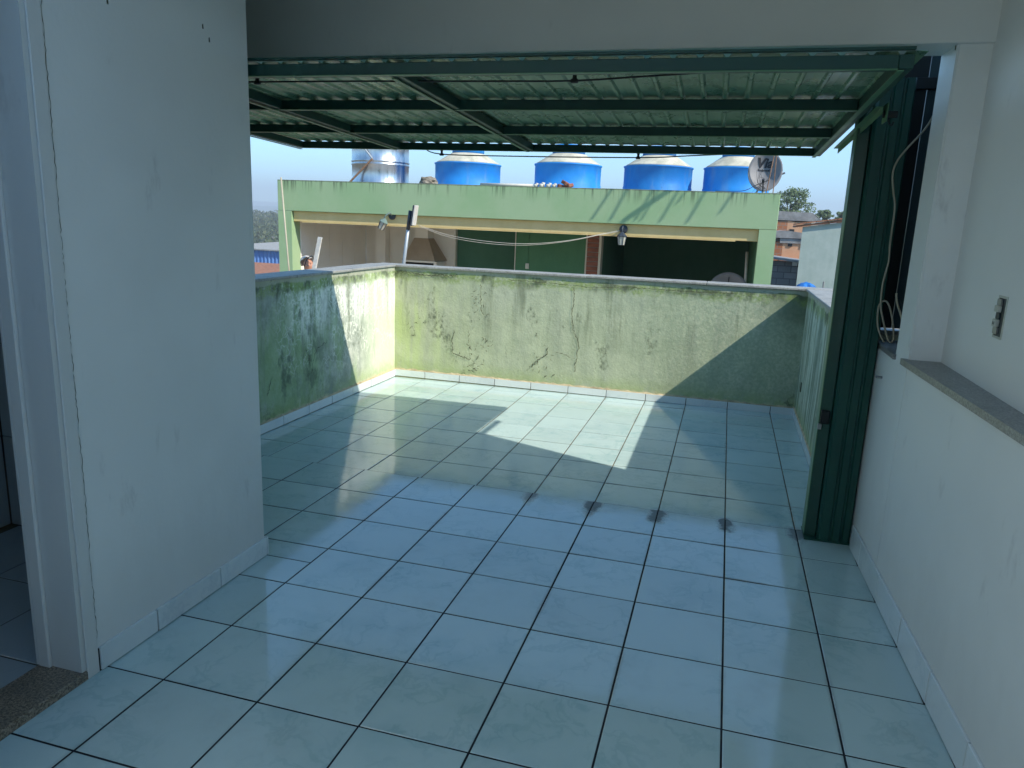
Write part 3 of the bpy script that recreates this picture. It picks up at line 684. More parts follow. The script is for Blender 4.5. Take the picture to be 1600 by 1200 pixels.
# beige cord
cord = empty('electric_cord', (.9, 1.2, 1.1), 'thin beige electric cord hanging beside the green post and looping on the sill', 'cord')
cp = [(.997,1.2,2.10),(.991,1.2,1.979),(.962,1.2,1.9),(.907,1.2,1.824),(.874,1.2,1.77),(.863,1.2,1.715),(.876,1.2,1.638),(.89,1.2,1.572),(.892,1.2,1.426),(.897,1.2,1.355),(.891,1.2,1.299),(.886,1.2,1.243),(.89,1.2,1.159),(.905,1.2,1.104),(.926,1.2,1.043),(.945,1.2,1.0),(.962,1.2,1.01),(.949,1.2,1.084),(.927,1.2,1.151),(.905,1.2,1.177),(.885,1.21,1.15),(.895,1.22,1.06),(.93,1.23,.992)]
part(cord, 'cable', tube(BM(), smoothpts(cp, 5), .0042, 6), 'cord', True)
part(cord, 'cable_end', tube(BM(), smoothpts([(.926,1.1,1.22),(.928,1.1,1.204),(.939,1.1,1.167),(.953,1.1,1.135),(.967,1.1,1.09),(.98,1.1,.986)], 5), .0042, 6), 'cord', True)

# ---------------------------------------------------------------- invented side wall and upper storey (out of frame), shaped for the terrace shadow edge
ub = empty('shadow_side_wall', (1.32, -1, 0), 'unseen cream side wall and upper storey, added to cast the terrace shadow', 'building')
part(ub, 'side_wall', prism(BM(), [(-2.6, -6), (1.343, -6), (1.343, 3.83), (1.255, 4.06), (1.12, 4.49), (1.11, 4.95), (-2.6, 4.95)], 1.252, 1.40, 'x'), 'render_cream')
part(ub, 'coping', bx(1.24, 1.42, -2.52, 1.10, 4.951, 4.98), 'coping')

MAT['warm_floor'] = rough_render('warm_bounce_floor', (.46, .36, .26), (.56, .45, .34))  # warm pale tone chosen to bounce light into the loggia
# ================================================================ neighbour's terrace and green building
FY = 8.0
tag(obj('neighbour_terrace', bx(-9, 1.3, 4.4, 14.5, -1.1, -.90), 'warm_floor'), 'concrete terrace of the green building across', kind='structure')
gb = empty('green_building', (-2.9, FY, -.9), 'light green neighbouring terrace building with ochre beam and open shaded loggia', 'building')
part(gb, 'fascia', bx(-6.58, .80, FY, FY+.24, 1.476, 1.94, bev=.006), 'facade')
part(gb, 'left_pier', bx(-6.58, -6.345, FY+.0015, FY+.24, -.9, 1.475), 'facade')
part(gb, 'right_pier', bx(.585, .80, FY+.0015, FY+.24, -.9, 1.475), 'facade')
part(gb, 'right_side_wall', bx(.585, .80, FY+.241, 12.6, -.9, 1.46), 'mgreen')
part(gb, 'left_side_wall', bx(-6.58, -6.346, FY+.241, 10.5, -.9, 1.46), 'walltile')
ob = part(gb, 'ochre_beam', bx(-6.34, .584, FY+.055, FY+.235, 1.318, 1.4755, bev=.004), 'yellow')
part(gb, 'beam_edge', bx(-6.2, .30, FY+.048, FY+.066, 1.306, 1.3175), 'yellow')
part(gb, 'roof_slab', bx(-6.58, .80, FY+.241, 14.0, 1.48, 1.60), 'concrete')
part(gb, 'back_wall_white', bx(-6.345, -4.55, 10.505, 10.65, -.9, 1.479), 'walltile')
# the single wall tiles of the white part
for i in range(4):
    for j in range(4):
        part(gb, 'wall_tile', bx(-6.34+i*.445+.003, -6.34+(i+1)*.445-.003, 10.495, 10.504, .10+j*.34+.003, .10+(j+1)*.34-.003), 'walltile')
for i in range(5):
    for j in range(4):
        part(gb, 'wall_tile', bx(-6.3455, -6.338, FY+.25+i*.445+.003, FY+.25+(i+1)*.445-.003, .10+j*.34+.003, .10+(j+1)*.34-.003), 'walltile')
part(gb, 'white_pier', bx(-6.05, -5.85, 10.30, 10.494, -.9, 1.479), 'walltile')
part(gb, 'dark_door_panel', bx(-4.549, -3.22, 10.6, 10.75, -.9, 1.479), 'dgreen')
part(gb, 'green_partition', bx(-3.21, -2.02, 9.8, 9.95, -.9, 1.479), 'mgreen')
part(gb, 'partition_edge', bx(-3.225, -3.2105, 9.79, 9.96, -.9, 1.479), 'render_cream')
part(gb, 'partition_edge', bx(-2.0195, -1.995, 9.78, 9.96, -.9, 1.479), 'render_cream')
bp = part(gb, 'brick_pier', bx(-1.992, -1.800, 9.77, 9.95, -.9, 1.479), 'mortar')
part(gb, 'pier_edge', bx(-1.799, -1.76, 9.75, 9.96, -.9, 1.479), 'render_cream')
for j in range(12):
    o = obj('brick', bx(-1.990, -1.802, 9.756, 9.7695, .56+j*.075+.006, .56+(j+1)*.075-.006, bev=.002), 'brickred', bp)
part(gb, 'dark_back_wall', bx(-1.9, .80, 12.61, 12.75, -.9, 1.479), 'dgreen')
part(gb, 'inner_side_wall', bx(-1.9, -1.765, 9.961, 12.6, -.9, 1.479), 'dgreen')
part(gb, 'light_switch', bx(-3.03, -2.97, 9.785, 9.799, .68, .77, bev=.003), 'plastic')
part(gb, 'conduit', bx(-2.99, -2.985, 9.79, 9.799, .78, 1.47), 'mgreen')
part(gb, 'rain_pipe', tube(BM(), [(-6.42, 7.86, 1.965), (-6.32, 7.86, .55), (-6.30, 7.9, -.89)], .013, 10), 'cord', True)
part(gb, 'vent_pipe', tube(BM(), [(.485, 8.85, 1.16), (.505, 8.85, .68), (.52, 8.85, -.89)], .022, 8), 'pvc', True)
# barbecue
bq = empty('barbecue', (-5.0, 10.2, -.9), 'tiled brick barbecue with tapering hood in the white corner of the loggia', 'barbecue')
part(bq, 'base', bx(-5.42, -4.72, 10.02, 10.49, -.9, .55), 'walltile')
part(bq, 'firebox', bx(-5.36, -4.78, 10.06, 10.45, .551, .665), 'soot')
part(bq, 'counter_edge', bx(-4.777, -4.72, 10.02, 10.49, .551, .69), 'walltile')
bm = BM(); lo = [(-5.40, 10.04, .70), (-4.76, 10.04, .70), (-4.70, 10.49, .70), (-5.40, 10.49, .70)]; hi = [(-5.24, 10.22, 1.09), (-4.97, 10.22, 1.09), (-4.97, 10.49, 1.09), (-5.24, 10.49, 1.09)]
a = [bm.verts.new(p) for p in lo]; b = [bm.verts.new(p) for p in hi]; bm.faces.new(a[::-1]); bm.faces.new(b)
for k in range(4): bm.faces.new((a[k], a[(k+1) % 4], b[(k+1) % 4], b[k]))
part(bq, 'hood', bm, 'hood')
part(bq, 'hood_lintel', bx(-5.40, -4.76, 10.03, 10.49, .667, .699), 'walltile')
part(bq, 'chimney', bx(-5.23, -4.98, 10.23, 10.49, 1.091, 1.47), 'walltile')
# lanterns on the ochre beam
def lantern(x, zc, tilt, label, dark):
    o = empty('wall_lantern', (x, 8.09, zc), label, 'lantern', 'lanterns on the ochre beam')
    bm = BM(); lathe(bm, [(.002, 0), (.058, 0), (.058, .012), (.03, .02), (.002, .02)], (0, 0, 0), 20)
    bmesh.ops.rotate(bm, verts=bm.verts, cent=(0,0,0), matrix=Matrix.Rotation(R(90), 3, 'X')); bmesh.ops.translate(bm, verts=bm.verts, vec=(x, 8.05, zc+.09)); part(o, 'wall_rose', bm, 'lampdark', True)
    part(o, 'bracket', tube(BM(), smoothpts([(x, 8.04, zc+.09), (x, 7.97, zc+.13), (x-tilt*.3, 7.93, zc+.09), (x-tilt*.5, 7.93, zc+.03)]), .011, 8), 'lampmetal' if not dark else 'lampdark', True)
    bm = BM(); lathe(bm, [(.012, .055), (.035, .035), (.07, 0), (.07, -.008)], (0, 0, 0), 6); bmesh.ops.rotate(bm, verts=bm.verts, cent=(0,0,0), matrix=Matrix.Rotation(tilt*3, 3, 'Y')); bmesh.ops.translate(bm, verts=bm.verts, vec=(x-tilt*.5, 7.93, zc)); part(o, 'cap', bm, 'lampmetal' if not dark else 'lampdark')
    bm = BM(); lathe(bm, [(.058, -.009), (.042, -.12)], (0, 0, 0), 6); bmesh.ops.rotate(bm, verts=bm.verts, cent=(0,0,0), matrix=Matrix.Rotation(tilt*3, 3, 'Y')); bmesh.ops.translate(bm, verts=bm.verts, vec=(x-tilt*.5, 7.93, zc)); part(o, 'glass', bm, 'lampglass')
    for k in range(6):
        an = 2*math.pi*k/6; rm = Matrix.Rotation(tilt*3, 3, 'Y'); off = Vector((x-tilt*.5, 7.93, zc))
        p0 = rm @ Vector((.06*math.cos(an), .06*math.sin(an), -.008)) + off; p1 = rm @ Vector((.044*math.cos(an), .044*math.sin(an), -.122)) + off
        part(o, 'glass_bar', tube(BM(), [p0, p1], .005, 5), 'lampdark')
lantern(-4.66, 1.37, .16, 'greenish left wall lantern hanging askew from the ochre beam', False)
lantern(-1.19, 1.315, 0.0, 'grey right wall lantern with dark round rose on the ochre beam', True)
# pole with board
po = empty('metal_pole', (-4.3, 7.3, -.9), 'leaning galvanised pole with a small white board at its top', 'pole')
part(po, 'tube', tube(BM(), [(-4.34, 7.3, -.9), (-4.131, 7.3, .811), (-4.05, 7.3, 1.46)], .024, 12), 'pole', True)
part(po, 'clamp', tube(BM(), [(-4.072, 7.3, 1.28), (-4.037, 7.3, 1.54)], .027, 10), 'lampdark', True)
bm = BM(); box(bm, -.012, .012, -.075, .075, -.135, .135, bev=.003); bmesh.ops.rotate(bm, verts=bm.verts, cent=(0,0,0), matrix=Matrix.Rotation(R(8), 3, 'Y') @ Matrix.Rotation(R(8), 3, 'Z')); bmesh.ops.translate(bm, verts=bm.verts, vec=(-3.966, 7.3, 1.478)); part(po, 'board', bm, 'board')
bm = BM(); box(bm, -.008, .008, -.08, .08, -.14, .14); bmesh.ops.rotate(bm, verts=bm.verts, cent=(0,0,0), matrix=Matrix.Rotation(R(8), 3, 'Y') @ Matrix.Rotation(R(8), 3, 'Z')); bmesh.ops.translate(bm, verts=bm.verts, vec=(-3.990, 7.300, 1.475)); part(po, 'board_back', bm, 'lampdark')
part(po, 'bracket', tube(BM(), [(-4.05, 7.3, 1.40), (-3.985, 7.3, 1.42)], .012, 8), 'lampdark')
wi = empty('washing_line', (-2.6, 7.6, -.9), 'pair of thin sagging white wires strung from the pole to the right lantern', 'wire')
wp = [(-3.991,7.45,1.354),(-3.555,7.5,1.231),(-2.989,7.5,1.169),(-2.441,7.55,1.160),(-1.910,7.7,1.222),(-1.485,7.9,1.325),(-1.19,8.06,1.40)]
part(wi, 'strand', tube(BM(), smoothpts(wp), .0032, 5), 'pvc', True)
part(wi, 'strand', tube(BM(), smoothpts([(x, y+.03, z-.018-.012*math.sin(i)) for i, (x, y, z) in enumerate(wp)]), .003, 5), 'pvc', True)
# water tanks on the roof
def tank(x, r, rim, label):
    o = empty('water_tank', (x, 12.0, 1.60), label, 'water tank', 'blue water tanks on the flat roof'); h = rim-1.601; bm = BM()
    lathe(bm, [(r*.97, 0), (r*1.02, .05), (r*1.02, h*.35), (r*.995, h*.37), (r*1.0, h*.6), (r*.985, h*.62), (r*.985, h-.03), (r*1.01, h-.02), (r*1.01, h), (r*.96, h+.005)], (x, 12.0, 1.601), 40); part(o, 'body', bm, 'tank', True)
    bm = BM(); lathe(bm, [(r*.97, h+.006), (r*.93, h+.025), (r*.52, h+.19), (r*.50, h+.195)], (x, 12.0, 1.601), 40); part(o, 'shoulder', bm, 'lid', True)
    bm = BM(); lathe(bm, [(r*.48, h+.196), (r*.48, h+.33), (r*.44, h+.36), (r*.1, h+.38)], (x, 12.0, 1.601), 32); part(o, 'screw_lid', bm, 'tank', True)
for x, r, rim, lb in ((-4.88, .655, 2.515, 'leftmost blue water tank, next to the stainless steel tank'), (-2.86, .64, 2.535, 'second blue water tank, behind the white pipe fittings'), (-1.16, .63, 2.525, 'third blue water tank, with small dark print on its side'), (.235, .58, 2.525, 'rightmost blue water tank, partly behind the satellite dish')):
    tank(x, r, rim, lb)
st = empty('steel_tank', (-6.6, 11.3, 1.6), 'shiny stainless steel cylindrical tank with ribbed bands on the green roof', 'water tank')
bm = BM(); rr = .555; prof = [(rr, 0)]
for zb in (.42, .85, 1.25):
    for dz, dr in ((-.05, 0), (-.035, .012), (-.02, .012), (-.008, 0), (.008, 0), (.02, .012), (.035, .012), (.05, 0)): prof.append((rr+dr, zb+dz))
prof += [(rr, 1.7), (.3, 1.82), (.05, 1.85)]
lathe(bm, prof, (-6.53, 11.5, 1.601), 48); part(st, 'body', bm, 'inox', True)
part(st, 'rusty_bar', tube(BM(), [(-6.93, 10.9, 2.02), (-6.40, 10.88, 2.50)], .02, 8), 'rust')
part(st, 'brace', tube(BM(), [(-6.40, 10.88, 2.50), (-6.62, 10.9, 2.74)], .017, 8), 'pole')
# things lying on the roof edge
def rock(name, c, s, seed, mat, label, cat):
    bm = BM(); bmesh.ops.create_icosphere(bm, subdivisions=3, radius=1)
    for v in bm.verts:
        k = 1+.38*mnoise.noise(v.co*1.7+Vector((seed, 0, 0)))+.18*mnoise.noise(v.co*4+Vector((0, seed, 0)))
        v.co = Vector((v.co.x*s[0]*k, v.co.y*s[1]*k, max(-.75, v.co.z*k)*s[2]))+Vector(c)
    return tag(obj(name, bm, mat), label, cat)
rock('rubble_sack', (-4.24, 8.40, 1.985), (.15, .12, .072), 3, 'rubble', 'crumpled grey-brown rubble sack on the roof edge by the leftmost blue tank', 'sack')
tag(obj('white_pipe', tube(BM(), [(-3.36, 8.28, 1.962), (-2.57, 8.28, 1.962)], .024, 10), 'pvc', smooth=True), 'white plastic pipe lying along the roof edge of the green building', 'pipe')
for i, (x, s_) in enumerate(((-2.52, .035), (-2.43, .045), (-2.33, .04), (-2.25, .036))):
    bm = BM(); tube(bm, [(x-s_, 8.30, 1.965), (x+s_*.3, 8.30, 1.97)], s_*.7, 10); tube(bm, [(x+s_*.1, 8.30, 1.96), (x+s_*.35, 8.30, 1.965+s_*1.1)], s_*.55, 10)
    tag(obj('pipe_fitting', bm, 'pvc', smooth=True), ['white pipe elbow at the end of the white pipe', 'largest white pipe elbow, second from the white pipe', 'third white pipe elbow along the roof edge', 'white pipe elbow next to the broken bricks'][i], 'pipe fitting', 'pipe fittings on the roof edge')
for i, (x, z, a) in enumerate(((-2.15, 1.965, .2), (-2.05, 1.972, -.3), (-2.09, 2.005, .5))):
    bm = BM(); box(bm, -.06, .06, -.05, .05, -.025, .025, bev=.008); bmesh.ops.rotate(bm, verts=bm.verts, cent=(0,0,0), matrix=Matrix.Rotation(a, 3, 'Y') @ Matrix.Rotation(a*2, 3, 'Z')); bmesh.ops.translate(bm, verts=bm.verts, vec=(x, 8.32, z))
    tag(obj('broken_brick', bm, 'brickred'), ['broken red brick lying flat nearest the white fittings', 'rightmost broken red brick on the roof edge', 'topmost broken red brick on the little pile'][i], 'brick', 'broken bricks on the roof edge')
# satellite dishes
def dish(name, c, rx, rz, nrm, label):
    o = empty(name, c, label, 'satellite dish'); c = Vector(c); n = Vector(nrm).normalized(); s = n.cross(Vector((0, 0, 1))).normalized(); u = s.cross(n); s = -s
    bm = BM(); rings = []
    for i in range(9):
        q = i/8; rings.append([bm.verts.new(c+s*(rx*q*math.cos(2*math.pi*k/40))+u*(rz*q*math.sin(2*math.pi*k/40))+n*(.09*rx/.22*q*q)) for k in range(40)] if i else [bm.verts.new(c)])
    for k in range(40): bm.faces.new((rings[0][0], rings[1][k], rings[1][(k+1) % 40]))
    for a, b in zip(rings[1:], rings[2:]):
        for k in range(40): bm.faces.new((a[k], a[(k+1) % 40], b[(k+1) % 40], b[k]))
    p = part(o, 'reflector', bm, 'dish', True); m = p.modifiers.new('t', 'SOLIDIFY'); m.thickness = .008
    bm = BM(); tube(bm, [c+s*(rx*math.cos(t*.15708))+u*(rz*math.sin(t*.15708))+n*(.09*rx/.22) for t in range(41)], .007, 6); part(o, 'rim', bm, 'dish', True)
    return o, c, n, s, u
dn = Vector((-.08, -1, .22))
d1, c, n, s, u = dish('satellite_dish', (.598, 8.42, 2.215), .213, .265, dn, 'grey satellite dish with printed lettering on the roof edge, in front of the rightmost tank')
def text(o, name, body, size, org, s, u, n, mat, shear=0, curve=None):
    cu = bpy.data.curves.new(name, 'FONT'); cu.body = body; cu.size = size; cu.align_x = 'CENTER'; cu.align_y = 'CENTER'; cu.offset = size*.035; cu.shear = shear; cu.extrude = .001; cu.resolution_u = 3
    t = bpy.data.objects.new('tmp', cu); COL.objects.link(t); dg = bpy.context.evaluated_depsgraph_get(); dg.update()
    me = bpy.data.meshes.new_from_object(t.evaluated_get(dg)); bpy.data.objects.remove(t)
    M = Matrix((s, u, n)).transposed().to_4x4(); M.translation = org
    if curve:
        cs, cu_, rx, rz = curve
        for v in me.vertices: v.co.z = v.co.z*.5+.013+.09*rx/.22*(((v.co.x+cs)/rx)**2+((v.co.y+cu_)/rz)**2)
    me.transform(M); me.materials.append(MAT[mat])
    p = bpy.data.objects.new(name, me); link(p, o); p.matrix_parent_inverse = Matrix.Translation(-o.location)
text(d1, 'lettering', 'Via', .165, c+u*.115-s*.02, s, u, n, 'ink', .22, (-.02, .115, .213, .265))
text(d1, 'lettering', 'Embratel', .042, c+u*.03-s*.02, s, u, n, 'ink', 0, (-.02, .03, .213, .265))
bm = BM(); tube(bm, [c-u*.26+n*.09, c-u*.20+n*.30], .008, 8); part(d1, 'feed_arm', bm, 'ink')
bm = BM(); tube(bm, [c-u*.21+n*.29, c-u*.18+n*.33], .018, 10); part(d1, 'receiver', bm, 'ink')
part(d1, 'mast', tube(BM(), [(.60, 8.46, 1.60), (.60, 8.47, 2.22)], .022, 8), 'pole')
part(d1, 'strut', tube(BM(), [(.50, 8.44, 1.94), (.57, 8.46, 2.08)], .014, 8), 'pole')
part(d1, 'rusty_rod', tube(BM(), [(.628, 8.20, 1.93), (.690, 8.2, 2.56)], .0065, 6), 'rust')
part(d1, 'rusty_rod', tube(BM(), [(.715, 8.22, 1.93), (.705, 8.22, 2.56)], .006, 6), 'rust')
part(d1, 'side_clip', tube(BM(), [(.80, 8.38, 2.20), (.845, 8.37, 2.22)], .012, 6), 'dish')
bm = BM()
for k in range(9):
    q = [(random.uniform(.42, .68), 8.30, random.uniform(1.95, 2.05)), (random.uniform(.5, .66), 8.27, random.uniform(2.06, 2.17)), (random.uniform(.48, .72), 8.29, random.uniform(2.12, 2.26))]
    tube(bm, smoothpts(q, 4), .0018, 5)
tube(bm, smoothpts([(.66,8.28,2.12),(.50,8.26,2.05),(.36,8.25,1.975),(.2,8.24,1.96),(-.02,8.24,1.955)], 5), .0045, 5)
tag(part(d1, 'tangled_wire', bm, 'cable'), kind='stuff')
d2, c, n, s, u = dish('satellite_dish', (.275, 8.9, .56), .27, .27, (-.1, -1, .35), 'pale satellite dish standing in the dark loggia, only its top showing above the parapet')
part(d2, 'feed_arm', tube(BM(), [c-u*.1+n*.02, c+u*.20+n*.12], .008, 6), 'ink')
part(d2, 'stand', tube(BM(), [(.275, 8.98, -.9), (.275, 8.95, .55)], .025, 8), 'pole')
# antenna frame added out of view, rods placed for slanting shadows on the fascia
an = empty('shadowing_frame', (1.6, 7.8, 3.5), 'unseen added antenna frame of thin slanting rods above the green building', 'shadowing')
LL = [((-1.408,1.894),(-1.627,1.534),.013),((-1.2,1.889),(-1.372,1.533),.013),((-.856,1.888),(-1.034,1.541),.012),((-.782,1.89),(-.958,1.538),.010),((-.676,1.893),(-1.164,1.541),.032),((-.519,1.894),(-.7,1.537),.012),((-.424,1.89),(-.498,1.774),.010),((-.167,1.897),(-.342,1.54),.013),((.189,1.897),(.069,1.679),.012)]
bl = Vector((1, -.39, .937))
for (p, q, w) in LL:
    a = Vector((p[0], FY, p[1]))+bl*2.75; b = Vector((q[0], FY, q[1]))+bl*2.45
    d = (a-b); part(an, 'rod', tube(BM(), [b-d*.02, a+d*.25], w, 6), 'steel')
part(an, 'top_wire', tube(BM(), [(0.4, 6.9, 4.85), (4.6, 6.9, 4.85)], .006, 6), 'steel')
part(an, 'mast', tube(BM(), [(4.5, 6.9, -4), (4.5, 6.9, 5)], .05, 10), 'pole')
# blue tarp and stick beyond the corner
bm = BM()
grid(bm, lambda a, b: (.93+.24*a, 5.9+.3*b, .86+.085*math.sin(math.pi*a)**.6*math.sin(math.pi*b)**.6+.014*mnoise.noise(Vector((a*7, b*5, 2)))), 24, 18)
tag(obj('blue_tarpaulin', bm, 'tarp'), 'crumpled blue tarpaulin just behind the far right corner of the parapet', 'tarpaulin')
tag(obj('tarpaulin_bench', bx(.9, 1.2, 5.85, 6.25, -.89, .862), 'concrete'), 'low concrete block under the blue tarpaulin', 'block')
tag(obj('thin_stake', tube(BM(), [(1.16, 5.6, -.9), (1.165, 5.6, .99)], .008, 6), 'concrete'), 'thin grey stake in front of the grey house', 'stake')

# ================================================================ person behind the left parapet
pe = empty('person', (-5.32, 7.1, -.9), 'person with grey hair and dark headband in a white shirt, bending behind the left parapet', 'person')
def skin(name, V, E, mat, root=0):
    me = bpy.data.meshes.new(name); me.from_pydata([v[:3] for v in V], E, []); me.materials.append(MAT[mat])
    o = bpy.data.objects.new(name, me); link(o, pe); o.matrix_parent_inverse = Matrix.Translation(-pe.location)
    md = o.modifiers.new('skin', 'SKIN'); md.use_smooth_shade = True
    for i, v in enumerate(V):
        sv = me.skin_vertices[0].data[i]; rv = v[3]; sv.radius = rv if isinstance(rv, tuple) else (rv, rv); sv.use_root = (i == root)
    sb = o.modifiers.new('sub', 'SUBSURF'); sb.levels = 1; sb.render_levels = 2
    return o
# joints (x, y, z, radius)
V = [(-5.10,7.12,.02,.13),(-5.12,7.11,.18,.125),(-5.17,7.10,.34,.145),(-5.22,7.09,.46,.12),(-5.30,7.075,.57,.058),(-5.345,7.065,.625,.055),(-5.385,7.055,.68,.075),(-5.425,7.05,.745,.092),(-5.47,7.05,.79,.075)]
E_ = [(i, i+1) for i in range(8)]
def chain(start, pts):
    k = start
    for p in pts:
        V.append(p); E_.append((k, len(V)-1)); k = len(V)-1
    return k
for sg in (-1, 1):
    kn = chain(0, [(-5.10+sg*.10,7.12,-.06,.09),(-5.10+sg*.12,7.09,-.42,.06),(-5.10+sg*.12,7.15,-.78,.042),(-5.10+sg*.12,7.12,-.85,.04),(-5.10+sg*.13,7.0,-.865,.032)])
for sg, el, wr in ((-1, (-5.46,6.98,.26,.042), (-5.42,6.90,.42,.030)), (1, (-4.98,7.0,.20,.042), (-5.20,6.90,.30,.030))):
    w_ = chain(3, [(-5.22+sg*.15,7.08,.45,.06), el, wr, (wr[0]-.01, wr[1]-.01, wr[2]+.05, .026)])
    bp0 = Vector(V[w_][:3])
    for f in range(4): chain(w_, [(bp0.x+.012, bp0.y-.03+.02*f, bp0.z+.045, .0095), (bp0.x+.04, bp0.y-.03+.02*f, bp0.z+.065-.004*abs(f-1), .0085), (bp0.x+.055, bp0.y-.03+.02*f, bp0.z+.045, .0075)])
    chain(w_, [(bp0.x+.02, bp0.y-.045, bp0.z+.01, .010), (bp0.x+.045, bp0.y-.05, bp0.z+.025, .009)])
V.append((-5.405,6.955,.705,.014)); E_.append((7, len(V)-1))          # nose
V.append((-5.36,7.0,.74,.016)); E_.append((7, len(V)-1))              # ear
skin('body', V, E_, 'skin')
skin('shirt', [(-5.10,7.12,.0,.145),(-5.12,7.11,.18,.14),(-5.17,7.10,.34,.16),(-5.215,7.09,.46,.135),(-5.26,7.085,.53,.08),(-5.37,7.08,.46,.075),(-5.44,7.0,.30,.06),(-5.07,7.08,.46,.075),(-4.99,7.02,.26,.06)], [(0,1),(1,2),(2,3),(3,4),(3,5),(5,6),(3,7),(7,8)], 'shirt')
skin('trousers', [(-5.10,7.12,.02,.15),(-5.20,7.12,-.06,.10),(-5.22,7.09,-.42,.075),(-5.22,7.14,-.80,.06),(-5.0,7.12,-.06,.10),(-4.98,7.09,-.42,.075),(-4.98,7.14,-.80,.06)], [(0,1),(1,2),(2,3),(0,4),(4,5),(5,6)], 'trousers')
bm = BM(); bmesh.ops.create_uvsphere(bm, u_segments=24, v_segments=16, radius=1)
ax = Vector((-.62, 0, .78)).normalized(); Mh = ax.to_track_quat('Z', 'X').to_matrix()
bmesh.ops.delete(bm, geom=[v for v in bm.verts if v.co.z < .05 or (v.co.z < .45 and v.co.y < -.5)], context='VERTS')
for v in bm.verts: v.co = Mh @ Vector((v.co.x*.100, v.co.y*.094, v.co.z*.118)) + Vector((-5.435, 7.05, .742))
part(pe, 'hair', bm, 'hair', True)
bm = BM(); ctr = Vector((-5.415, 7.05, .745)); ring = []
for k in range(33):
    a = 2*math.pi*k/32; ring.append(ctr + Vector((.35, 0, .93)).normalized()*.108*math.cos(a)*1.0 + Vector((0, 1, 0))*.102*math.sin(a))
tube(bm, ring, .007, 6); part(pe, 'headband', bm, 'ink', True)
pe.location.x -= .065; pe.location.z += .012
tag(obj('white_plank', prism(BM(), [(-5.220,1.137),(-5.161,1.131),(-5.247,.769),(-5.62,-.9),(-5.68,-.9),(-5.307,.765)], 6.86, 6.885, 'y'), 'wood'), 'white plank standing upright beside the person behind the left parapet', 'plank')

# ================================================================ terrain and far surroundings
def sm(a, b, x):
    t = max(0, min(1, (x-a)/(b-a))); return t*t*(3-2*t)
def hgt(x, y):
    right = sm(-8, 2, x - .0*y)
    h = -6 + right*(sm(14, 75, y)*7.4) - (1-right)*sm(20, 120, y)*9 + (1-right)*sm(150, 420, y)*14 + .6*mnoise.noise(Vector((x*.03, y*.03, 0)))
    return h - max(0, -y)*.01
bm = BM(); ax_ = [-2600,-1500,-900,-600,-400,-300,-240,-190,-150,-120,-95,-75,-60,-48,-38,-30,-24,-18,-13,-9,-6,-3,0,3,6,9,13,18,26,36,50,75,110,180,300,600,1200,2400]
ay = [-900,-300,-100,-40,-15,0,6,10,14,18,22,27,33,40,48,57,67,80,95,115,140,170,210,260,320,400,550,800,1200,1800,2600,3600]
VV = [[bm.verts.new((x, y, hgt(x, y))) for y in ay] for x in ax_]
for i in range(len(ax_)-1):
    for j in range(len(ay)-1): bm.faces.new((VV[i][j], VV[i+1][j], VV[i+1][j+1], VV[i][j+1]))
tag(obj('ground', bm, 'ground', smooth=True), 'earthy ground and hillside around the houses', kind='structure')
def ridge(name, y, z0, amp, x0, x1, seed, label):
    bm = BM(); n = 160; A = []
    for i in range(n+1):
        x = x0+(x1-x0)*i/n; h = z0+amp*mnoise.noise(Vector((i*.045, seed, 0)))+amp*.3*mnoise.noise(Vector((i*.3, seed, 3)))+amp*.08*mnoise.noise(Vector((i*1.7, seed, 3)))
        A.append([bm.verts.new((x, y-400, -30)), bm.verts.new((x, y-120, h*.55)), bm.verts.new((x, y, h)), bm.verts.new((x, y+300, -30))])
    for a, b in zip(A, A[1:]):
        for k in range(3): bm.faces.new((a[k], b[k], b[k+1], a[k+1]))
    tag(obj(name, bm, 'hill', smooth=True), label, kind='structure')
ridge('hills', 1900, 14, 8, -2600, 1500, 1, 'low distant wooded hills on the horizon')
ridge('hills', 2900, 42, 12, -3600, 2400, 5, 'farthest hazy ridge on the horizon')
def leaves(bm, clumps, n, s):
    for (c, r) in clumps:
        c = Vector(c)
        for k in range(n):
            d = Vector((random.gauss(0, 1), random.gauss(0, 1), random.gauss(0, 1))).normalized(); q = random.random()**.4
            p = c+Vector((d.x*r[0], d.y*r[1], d.z*r[2]))*q
            a = Vector((random.uniform(-1, 1), random.uniform(-1, 1), random.uniform(-1, 1))).normalized(); b = a.orthogonal().normalized(); l_ = s*random.uniform(.6, 1.4)
            vs_ = [bm.verts.new(p+a*l_), bm.verts.new(p+b*l_*.5), bm.verts.new(p-a*l_), bm.verts.new(p-b*l_*.5)]; bm.faces.new(vs_)
def tree(x, y, z0, h, w, seed, label, nc=60, nl=60, s=.16, group=None):
    random.seed(seed); o = empty('broadleaf_tree', (x, y, z0), label, 'tree', group)
    bm = BM(); tube(bm, [(x, y, z0), (x+.1, y, z0+h*.35), (x-.05, y, z0+h*.6)], [h*.035, h*.025, h*.015], 8); cl = []
    for k in range(nc):
        a = random.uniform(0, 6.28); v = random.uniform(-.15, 1); rad = w*math.sqrt(max(0, 1-(v*.9)**2))*random.random()**.5
        c = (x+math.cos(a)*rad, y+math.sin(a)*rad*.8, z0+h*.55+v*h*.42); cl.append((c, tuple(random.uniform(.7, 1.25)*w*.20*q for q in (1.2, 1.2, .75))))
        if k < 12: tube(bm, [(x, y, z0+h*.4), tuple(.5*(p+q) for p, q in zip((x, y, z0+h*.55), c)), c], [h*.013, h*.009, h*.003], 5)
    part(o, 'trunk', bm, 'bark'); bm = BM(); leaves(bm, cl, nl, s); part(o, 'crown', bm, 'leaf')
tree(4.9, 66, .5, 4.5, 2.1, 11, 'large broad tree on the skyline beyond the satellite dish', 60, 46, .11)
